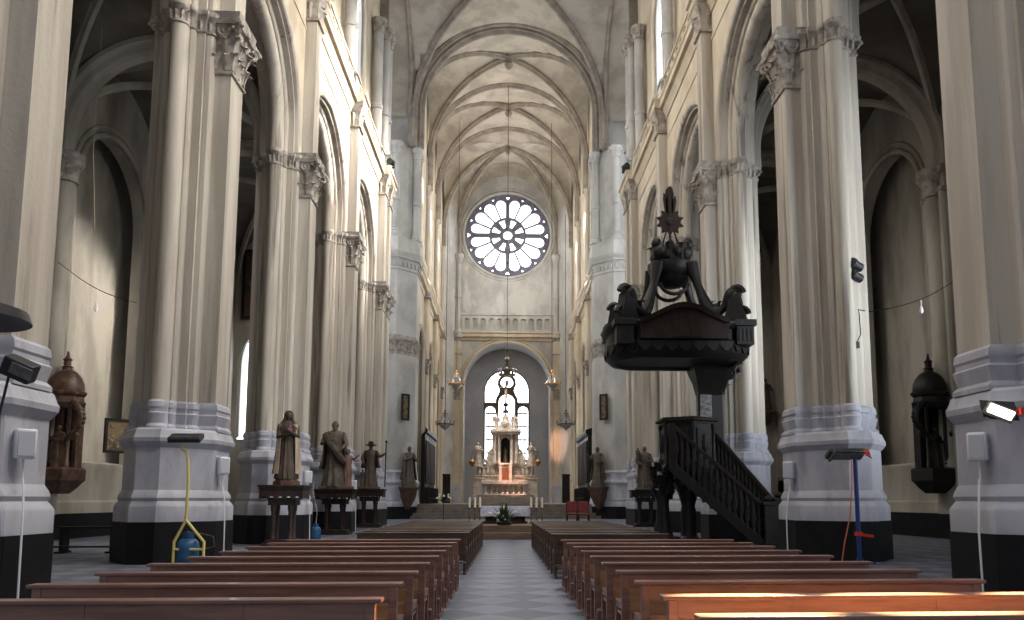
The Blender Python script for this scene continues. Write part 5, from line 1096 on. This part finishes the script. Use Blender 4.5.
for x0, x1 in ((474, 483), (528, 537)): MB().bb(X(x0), X(x1), -.9, .9, Z(497), Z(478.5)).bb(X(x0) - .08, X(x1) + .08, -1.0, .9, Z(479.5), Z(478)).bb(X(x0) - .06, X(x1) + .06, -1.0, .9, Z(497), Z(495)).build('side_block', M['marble'], t, bevel=.03)
MB().bb(X(474.5), X(536), -.5, .9, Z(482), Z(476)).bb(X(474), X(536.5), -.65, .9, Z(476.6), Z(475.4)).build('gradine', M['marble'], t, bevel=.03)
for x0, x1 in ((477, 499), (512, 534)):
    m = MB().bb(X(x0), X(x1), -.2, .9, Z(476), Z(467))
    for k in range(5): px = lerp(x0 + 2, x1 - 2, k / 4); m.ball((X(px), -.25, Z(472)), (.22, .16, .42), 8, 6); m.ball((X(px), -.28, Z(468.6)), .13, 7, 5)
    m.bb(X(x0) - .05, X(x1) + .05, -.35, .9, Z(467.4), Z(466.4)); m.build('relief_panel', M['marble'], t)
MB().bb(X(499.5), X(511.5), -.9, .6, Z(481), Z(465)).bb(X(498.8), X(512.2), -1.0, .6, Z(465.4), Z(463.6)).bb(X(499), X(502), -1.0, -.6, Z(481), Z(465)).bb(X(509), X(512), -1.0, -.6, Z(481), Z(465)).build('tabernacle', M['white'] if False else M['marble'], t, bevel=.03)
MB().bb(X(502.5), X(508.5), -.98, -.88, Z(480), Z(468)).build('tabernacle_door', mat('copper_door', (166, 104, 74), (140, 84, 60), .4, (5, 5, 5), metal=.4), t)
nic = arched(X(500.8), X(509.8), Z(463), Z(442), 12)
body = [(X(485), Z(466)), (X(526), Z(466)), (X(525), Z(460)), (X(523.5), Z(455)), (X(519.5), Z(450)), (X(518.5), Z(443)), (X(518), Z(434)), (X(493), Z(434)), (X(492.5), Z(443)), (X(491.5), Z(450)), (X(487.5), Z(455)), (X(486), Z(460))]
MB().plate(body, [nic], 1.0, lambda u, v, w: (u, .2 + w, v)).build('retable', M['marble'], t)
MB().plate([(X(500), Z(464)), (X(510.6), Z(464)), (X(510.6), Z(436)), (X(500), Z(436))], [], .1, lambda u, v, w: (u, .62 + w, v)).build('niche_back', M['oak'], t)
f, k = robe_figure(1.7, 9); f.v = [(x + X(505.3), y + .1, z + Z(462.5)) for x, y, z in f.v]; f.build('niche_figure', M['robe'], t)
for px in (495, 499, 511.5, 516): MB().lathe([(.22, Z(464)), (.22, Z(462)), (.14, Z(461)), (.12, Z(440)), (.2, Z(437)), (.24, Z(435))], (X(px), -.55, 0), 10).build('column', M['marble'], t)
MB().bb(X(491), X(520), -.9, .7, Z(434.6), Z(432.6)).bb(X(490), X(521), -1.0, .7, Z(432.6), Z(430.8)).bb(X(491.5), X(519.5), -.8, .7, Z(430.8), Z(429.5)).build('entablature', M['marble'], t, bevel=.03)
pd_ = [(X(497), Z(430)), (X(513.5), Z(430)), (X(512), Z(426)), (X(509), Z(422)), (X(508), Z(417)), (X(505.4), Z(413)), (X(502.6), Z(417)), (X(501.6), Z(422)), (X(499), Z(426))]
m = MB().plate(pd_, [], .7, lambda u, v, w: (u, -.1 + w, v)); m.ball((X(505.4), -.5, Z(424)), (.3, .2, .4), 10, 7)
for sg in (-1, 1): m.spiral((X(505.4 + sg * 7), -.4, Z(428.3)), (sg, 0, 0), (0, 0, 1), .28, 1.5, .1)
m.build('pediment', M['marble'], t)
for sg in (-1, 1):
    m = MB(); m.spiral((X(505.4 + sg * 20), -.3, Z(463)), (sg, 0, 0), (0, 0, 1), .36, 1.5, .14); m.spiral((X(505.4 + sg * 14), -.3, Z(452)), (-sg, 0, 0), (0, 0, 1), .3, 1.4, .12); m.build('volute', M['marble'], t)
for nm, px, py, h, mt in (('angel', 496.3, 430, 1.75, 'marble'), ('angel', 514.3, 430, 1.75, 'marble'), ('saint', 478, 466.5, 2.6, 'marble'), ('saint', 531, 466.5, 2.6, 'marble')):
    f, k = robe_figure(h, 8); ff = MB(); face(ff, k); arm(ff, k, (.22, 0, 1.36), (.32, -.1, 1.12), (.1, -.25, 1.2)); arm(ff, k, (-.22, 0, 1.36), (-.32, -.1, 1.12), (-.25, -.25, 1.3)); f.add(ff.v, ff.f)
    if nm == 'angel':
        for sg in (-1, 1): f.loft([[(sg * .05 * k, .12 * k, 1.1 * k), (sg * .08 * k, .16 * k, 1.1 * k), (sg * .06 * k, .14 * k, 1.3 * k)], [(sg * .3 * k, .16 * k, .8 * k), (sg * .32 * k, .2 * k, .8 * k), (sg * .3 * k, .18 * k, 1.5 * k)], [(sg * .4 * k, .16 * k, .6 * k), (sg * .41 * k, .19 * k, .6 * k), (sg * .38 * k, .17 * k, 1.1 * k)]])
    f.v = [(x + X(px), y - .35, z + Z(py)) for x, y, z in f.v]; f.build(nm + '_statue', M[mt], t)
cz0, cz1 = Z(413), Z(381)
m = MB().lathe([(.34, cz0), (.3, cz0 + .2), (.12, cz0 + .35), (.1, cz0 + .7), (.26, cz0 + .8), (.3, cz0 + 1.0), (.1, cz0 + 1.1)], (X(505.4), -.1, 0), 12); m.bb(X(505.4) - .08, X(505.4) + .08, -.18, -.02, cz0 + 1, cz1).bb(X(505.4) - .75, X(505.4) + .75, -.18, -.02, Z(389), Z(387.6)); m.build('cross', M['oak2'], t)
m = MB().tube([(X(505.4), -.26, Z(389)), (X(505.4), -.24, Z(394)), (X(505.4) + .05, -.28, Z(398)), (X(505.4), -.22, Z(402))], [.12, .13, .1, .05], 8).ball((X(505.4), -.28, Z(386.8)), .13, 8, 6)
for sg in (-1, 1): m.tube([(X(505.4), -.24, Z(389)), (X(505.4) + sg * .65, -.2, Z(388))], .045, 6)
m.build('crucifix_figure', M['cream'], t)
for sg, px in ((-1, 472.5), (1, 537.5)):
    w = V(px, 462, 86); l = thing('altar_lamp', 'hanging gilt lamp at the %s side of the high altar' % ('left' if sg < 0 else 'right'), 'lamp', (w.x, 86, w.z), 0, 'gilt lamps beside the high altar')
    MB().lathe([(.04, -.5), (.16, -.4), (.36, -.1), (.4, .05), (.3, .12)], (0, 0, 0), 14).build('bowl', M['gold'], l)
    for k in range(3): MB().tube([(.34 * cos(k * 2.1), .34 * sin(k * 2.1), .1), (0, 0, 1.2)], .02, 5).build('chain', M['brass'], l)
    MB().ball((0, 0, .18), .09, 8, 6).build('light', M['bulb'], l)
    MB().bar((0, 0, 1.2), (-sg * 1.2, 1.6, 1.4), .06, .06).build('arm', M['brass'], l)
# choir stalls and dark side doors
for sg, nm in ((-1, 'left'), (1, 'right')):
    t = thing('choir_stall', 'tall dark carved choir stall along the %s choir wall' % nm, 'choir stall', (sg * 8.12, 83.5, 1.25), 0, 'choir stalls')
    MB().bb(-.18, .18, -5.5, 5.5, 0, 6.6).build('back', M['oak'], t); MB().loft([[(-.2, y, 6.6), (.2, y, 6.6), (.2 - sg * .0, y, 7.4), (-sg * .42, y, 7.2), (-sg * .42, y, 6.9)] for y in (-5.7, 5.7)]).build('canopy', M['oak'], t)
    m = MB().bb(-sg * .2, -sg * .6, -5.4, 5.4, .5, .62)
    for k in range(9): y = -5.2 + 1.3 * k; m.bb(-sg * .2, -sg * .65, y - .06, y + .06, 0, 1.6)
    m.build('seats', M['oak'], t)
    for k in range(7): MB().bb(-sg * .2, -sg * .3, -5 + 1.5 * k, -4 + 1.5 * k, 2, 6.2).build('panel', M['oak2'], t, bevel=.05)
    p = W(441.5 if sg < 0 else 567.5, 503, 101.2)
    t = thing('side_door', 'dark panelled wooden door unit at the %s end of the choir' % nm, 'door', (sg * 7.72, 100.4, 1.25), 0, 'dark doors beside the high altar')
    MB().plate([(-.75, 0), (.75, 0), (.75, 3.6), (-.75, 3.6)], [[(-.55, .1), (.55, .1), (.55, 3.3), (-.55, 3.3)]], .3, lambda u, v, w_: (u, w_, v)).build('frame', M['oak'], t)
    d = MB().bb(-.56, .56, -.04, .06, .1, 3.3); 
    for z0, z1 in ((.3, 1.5), (1.7, 3.1)):
        for x0, x1 in ((-.46, -.06), (.06, .46)): d.bb(x0, x1, -.08, 0, z0, z1)
    d.build('leaf', M['oak'], t, bevel=.02)
# ------------------------------------------------------------------ chandeliers
def chandelier(px, py, Y, r, zt_, label, mt, lights=10, top=None, group=None):
    w = W(px, py, Y); t = thing('chandelier', label, 'chandelier', (w.x, Y, w.z), 0, group)
    MB().tube([(r * cos(2 * pi * i / 28), r * sin(2 * pi * i / 28), 0) for i in range(28)], .07 * r, 8, True).build('hoop', M[mt], t)
    MB().lathe([(.05 * r, -.75 * r), (.2 * r, -.7 * r), (.55 * r, -.45 * r), (.8 * r, -.1 * r), (.78 * r, -.1 * r), (.5 * r, -.4 * r), (.1 * r, -.6 * r)], (0, 0, 0), 16).build('bowl', M['crystal'], t)
    MB().lathe([(.03 * r, -.9 * r), (.1 * r, -.75 * r), (.05 * r, -.4 * r), (.12 * r, .2 * r), (.05 * r, .6 * r), (.16 * r, 1.2 * r), (.05 * r, 1.5 * r), (.14 * r, 1.75 * r), (.04 * r, 2.0 * r)], (0, 0, 0), 10).build('stem', M[mt], t)
    MB().tube([(.3 * r * cos(2 * pi * i / 16), .3 * r * sin(2 * pi * i / 16), 1.45 * r) for i in range(16)], .05 * r, 6, True).build('crown_ring', M[mt], t)
    m = MB()
    for k in range(12):
        a = 2 * pi * k / 12; m.tube([(r * .95 * cos(a), r * .95 * sin(a), .05 * r), (.55 * r * cos(a), .55 * r * sin(a), .5 * r), (.3 * r * cos(a), .3 * r * sin(a), 1.42 * r)], .035 * r, 5)
        for q in (.15, .35, .55, .75): m.ball((lerp(r * .9, r * .35, q) * cos(a), lerp(r * .9, r * .35, q) * sin(a), lerp(.05, 1.3, q) * r - .06 * r), .05 * r, 5, 4)
    m.build('crystal_strings', M['crystal'], t)
    for k in range(lights):
        a = 2 * pi * (k + .5) / lights; MB().tube([(r * .9 * cos(a), r * .9 * sin(a), -.1 * r), (1.2 * r * cos(a), 1.2 * r * sin(a), -.15 * r), (1.25 * r * cos(a), 1.25 * r * sin(a), .08 * r)], .035 * r, 5).lathe([(.09 * r, .08 * r), (.05 * r, .12 * r), (.045 * r, .42 * r)], (1.25 * r * cos(a), 1.25 * r * sin(a), 0), 6).build('candle_arm', M[mt], t)
    MB().tube([(0, 0, 1.95 * r), (0, 0, zt_ - w.z)], .03, 5).build('suspension_cord', M['iron'], t)
    return t
chandelier(456.5, 384, 84, .74, 43.0, 'gilt chandelier hanging on a long cord left of the apse arch', 'gold', group='gilt chandeliers by the apse arch')
chandelier(552, 384, 84, .74, 43.0, 'gilt chandelier hanging on a long cord right of the apse arch', 'gold', group='gilt chandeliers by the apse arch')
chandelier(445, 424, 77, .72, 30.0, 'dark crystal chandelier hanging low at the left choir wall', 'brass', group='dark crystal chandeliers of the choir')
chandelier(566, 424, 77, .72, 30.0, 'dark crystal chandelier hanging low at the right choir wall', 'brass', group='dark crystal chandeliers of the choir')
w = W(507, 378, 80); t = thing('sanctuary_lamp', 'dark crown lamp on a long central cord before the apse window', 'lamp', (w.x, 80, w.z))
m = MB().tube([(.8 * cos(2 * pi * i / 28), .8 * sin(2 * pi * i / 28), .3) for i in range(28)], .07, 8, True)
for k in range(8): a = k * pi / 4; m.leaf((.8 * cos(a), .8 * sin(a), .3), (cos(a), sin(a), 0), .5, .3, .2, 4)
m.build('crown', M['brass'], t)
for k in range(8): a = k * pi / 4; MB().ball((.85 * cos(a), .85 * sin(a), .85), .13, 8, 6).build('globe', M['crystal'], t)
MB().tube([(.75 * cos(2 * pi * i / 24), 0, -.35 + .75 * sin(2 * pi * i / 24)) for i in range(24)], .06, 8, True).build('ring', M['brass'], t)
MB().lathe([(.02, -.5), (.16, -.3), (.2, 0), (.16, .1)], (0, 0, -.35), 12).build('lamp_glass', M['crystal'], t)
m = MB().lathe([(.05, .3), (.05, 1.5), (.2, 1.7), (.28, 1.9), (.2, 2.1), (.06, 2.2), (.06, 2.6), (.2, 2.8), (.2, 3.0), (.04, 3.1)], (0, 0, 0), 12)
for k in range(4): a = k * pi / 2 + .4; m.tube([(.8 * cos(a), .8 * sin(a), .3), (.1 * cos(a), .1 * sin(a), 1.6)], .03, 5)
m.build('stem', M['brass'], t)
m = MB().tube([(0, 0, 3), (0, 0, 45.1 - w.z)], .03, 5)
for z in (12, 18): m.ball((0, 0, z), .12, 8, 6)
m.build('suspension_cord', M['iron'], t)
# ------------------------------------------------------------------ aisle odds and ends
w = W(779, 411, 53.2); s = thing('statue', 'small dark statue on a wall bracket seen between second and third right pillars', 'statue', (17.5, 53.1, w.z))
bm, k = robe_figure(2.2, 9); f = MB(); face(f, k); arm(f, k, (.22, 0, 1.36), (.3, -.1, 1.1), (.05, -.24, 1.15)); arm(f, k, (-.22, 0, 1.36), (-.32, -.1, 1.1), (-.1, -.28, 1.25)); bm.add(f.v, f.f); bm.build('figure', M['robe'], s)
MB().bb(-.5, .5, -.5, .45, -.16, 0).loft([[(-q, -r_, zq), (q, -r_, zq), (q, .45, zq), (-q, .45, zq)] for zq, q, r_ in ((-.16, .5, .4), (-.6, .4, .3), (-1.0, .15, 0))]).build('wall_bracket', M['carved'], s)

p = V(243, 285, 53.6); t = thing('painting', 'large dark old painting high at the far end of the left aisle', 'painting', (-15.6, 53.4, p.z), 0)
MB().plate([(-2.3, -2.4), (2.3, -2.4), (2.3, 2.4), (-2.3, 2.4)], [[(-2.1, -2.2), (2.1, -2.2), (2.1, 2.2), (-2.1, 2.2)]], .14, lambda u, v, w_: (u, w_, v)).build('frame', M['oak2'], t)
MB().bb(-2.15, 2.15, 0, .05, -2.25, 2.25).build('canvas', M['canvas'], t)
p = W(118, 436, 30.9); t = thing('picture', 'brown framed picture on the left aisle wall beside the second pillar', 'picture', (p.x, 30.9, p.z), radians(50))
MB().plate([(-.5, -.65), (.5, -.65), (.5, .65), (-.5, .65)], [[(-.4, -.55), (.4, -.55), (.4, .55), (-.4, .55)]], .1, lambda u, v, w_: (u, w_, v)).build('frame', M['oak2'], t); MB().bb(-.42, .42, 0, .04, -.57, .57).build('painting', M['icon'], t)
w = W(90, 532, 25.5); t = thing('kneeling_bench', 'dark wooden kneeling bench standing in the left aisle', 'bench', (w.x, 25.5, 0))
MB().bb(-.9, .9, -.2, .2, .74, .8).build('top', M['oak'], t, bevel=.01)
for x in (-.75, .75): MB().bb(x - .06, x + .06, -.18, .18, 0, .75).bb(x - .08, x + .08, -.4, .3, 0, .06).build('leg', M['oak'], t)
MB().bb(-.85, .85, -.5, -.25, .18, .23).build('kneeler', M['oak'], t)
w = W(100, 60, 30); t = tag(MB().tube([(w.x, 30, 19.9), (w.x - .02, 30, 15), (W(95, 232, 30).x, 30, W(95, 232, 30).z)], .013, 5).build('bell_cord', M['cream'], None), 'thin pale cord hanging from the left aisle vault', 'cord')
p0_, p1_ = W(58, 262, 30.5), W(137, 303, 31); t = thing('cable_lamp', 'small bulb on a thin sagging cable across the left aisle', 'lamp', (p0_.x, p0_.y, p0_.z))
d = p1_ - p0_; MB().tube([d * q - Vector((0, 0, .25 * sin(pi * q))) for q in [i / 10 for i in range(11)]], .012, 5).build('cable', M['cable'], t)
MB().tube([d * .5 - Vector((0, 0, .25)), d * .5 - Vector((0, 0, .75))], .012, 5).lathe([(.03, -.75 - .25), (.07, -.95 - .25), (.05, -1.05 - .25), (.01, -1.1 - .25)], tuple(d * .5 + Vector((0, 0, .2))), 8).build('bulb', M['white'], t)
p0_, p1_ = W(868, 312, 22.2), W(958, 278, 30.5); t = thing('cable_lamp', 'small bulb on a thin cable strung across the right aisle', 'lamp', (p0_.x, p0_.y, p0_.z))
d = p1_ - p0_; MB().tube([d * q - Vector((0, 0, .25 * sin(pi * q))) for q in [i / 10 for i in range(11)]], .012, 5).build('cable', M['cable'], t)
MB().tube([d * .5 - Vector((0, 0, .25)), d * .5 - Vector((0, 0, .5))], .012, 5).lathe([(.03, -.5), (.07, -.65), (.05, -.72), (.01, -.75)], tuple(d * .5), 8).build('bulb', M['white'], t)
for (px, py, Y, nm) in ((316, 520, 34, 'behind the first statue stand'),):
    g = W(px, py, Y); gb = thing('gas_bottle', 'small blue gas bottle on the floor between the first two statue stands', 'gas bottle', (g.x, Y, 0)); gb.scale = (.75, .75, .75)
    MB().lathe([(.16, 0), (.27, .02), (.29, .1), (.29, .5), (.26, .6), (.15, .68), (.06, .7)], (0, 0, 0), 16).build('tank', M['bluegas'], gb); MB().lathe([(.14, .66), (.14, .85), (.125, .85), (.125, .66)], (0, 0, 0), 14).build('collar', M['bluegas'], gb)
    MB().tube([(0, 0, .8), (.05, 0, 1.5), (-.2, 0, 2.6), (-.25, .3, 3.2)], .012, 6).build('hose', M['white'], gb)
# ------------------------------------------------------------------ camera, light
cam = bpy.data.cameras.new('camera'); co = bpy.data.objects.new('camera', cam); COL.objects.link(co)
cam.sensor_width = 36; cam.lens = F * 36 / 1024; cam.shift_y = (PPY - 310) / 1024; cam.shift_x = (512 - PPX) / 1024; cam.clip_end = 400; cam.clip_start = .05
co.location = (XC, 0, HC); co.rotation_euler = (pi / 2 + TH, 0, -YAW); S.camera = co
wd = bpy.data.worlds.new('sky'); S.world = wd; wd.use_nodes = True; bg = wd.node_tree.nodes['Background']; bg.inputs[0].default_value = (.80, .88, 1.0, 1); bg.inputs[1].default_value = .46
def area(name, loc, target, sx, sy, power, col=(1, 1, 1), spread=180):
    l = bpy.data.lights.new(name, 'AREA'); l.shape = 'RECTANGLE'; l.size = sx; l.size_y = sy; l.energy = power; l.color = col; l.spread = radians(spread)
    o = bpy.data.objects.new(name, l); COL.objects.link(o); o.location = loc; o.rotation_euler = (Vector(target) - Vector(loc)).to_track_quat('-Z', 'Y').to_euler(); return o
for i in range(-1, 4):
    c = (PY[i] if i >= 0 else 3.95) + PITCH / 2
    area('window_sunlight', (9.0, c, 29.5), (-8.6, c + (2 if i > 1 else 0), 20.3 if i > 1 else 16), 2.6, 6, (2300, 2600, 1750, 1750, 2000)[i], (1, .94, .86), 42 if i > 1 else 130)
    area('window_daylight', (-9.0, c, 29.5), (8.6, c, 12), 3, 7, 700, (1, .93, .84), 150)
for side in (-1, 1):
    area('transept_daylight', (side * 14.6, 61, 27), (0, 66, 18), 8, 20, 480, (1, .98, .94), 170)
    for c in (76.5, 85.5, 95.7): area('choir_daylight_and_fill', (side * 8.3, c, 30), (-side * 5, c, 33), 2.4, 6, 680 if side < 0 else 980, (1, .97, .93), 170)
    area('aisle_daylight', (side * 17.2, 46, 9), (side * 11, 38, 3), 3, 7, 50, (1, .95, .85))
area('aisle_daylight', (17.6, 15.0, 8), (10.3, 21.8, 8.5), 2.5, 9, 430, (.84, .92, 1), 75)
area('aisle_daylight', (17.6, 25.0, 9), (10.3, 31.2, 9.5), 2.5, 8, 300, (.84, .92, 1), 75)
area('choir_daylight_and_fill', (-7.9, 79, 24), (1, 88, 4), 2, 5, 900, (1, .95, .9), 70)  # added fill lamp, not at a window, brightens the altar front
area('choir_daylight_and_fill', (7.9, 79, 24), (-1, 88, 4), 2, 5, 600, (1, .95, .9), 70)  # matching fill lamp added on the right for the altar
area('apse_daylight', (0, AD - .3, 13), (0, 90, 6), 6, 11, 500, (.92, .96, 1))
area('rose_daylight', (0, RY - .5, RZ), (0, 70, 20), 10, 10, 900, (.92, .96, 1))
def shaft(name, loc, target, radius, power, col, blend=.25, size=.1):
    l = bpy.data.lights.new(name, 'SPOT'); l.energy = power; l.color = col; l.spot_blend = blend; l.shadow_soft_size = size
    d = Vector(target) - Vector(loc); l.spot_size = 2 * math.atan(radius / d.length); o = bpy.data.objects.new(name, l); COL.objects.link(o); o.location = loc; o.rotation_euler = d.to_track_quat('-Z', 'Y').to_euler()
for x in (1.5, 2.7, 3.9, 5.0): shaft('sun_shaft', (9.0, 18.2, 29.0), (x, 5.5, .9), .66, 950000, (1, .72, .36))
shaft('heater_glow', tuple(HEAT), (-1.03, 5.95, .62), .34, 14000, (1, .42, .14), .4, .12)
shaft('altar_sun', (-8.2, 78, 30), (.5, 86.4, 3.3), 1.7, 110000, (1, .56, .42), .9)
shaft('altar_sun', (-8.2, 78, 30), (7.0, 104, 8.5), 2.2, 60000, (1, .55, .4), .9)
S.view_settings.view_transform = 'Standard'; S.view_settings.look = 'None'; S.view_settings.gamma = 1; S.view_settings.exposure = 0
S.cycles.use_denoising = True; S.cycles.max_bounces = 6; S.cycles.diffuse_bounces = 4
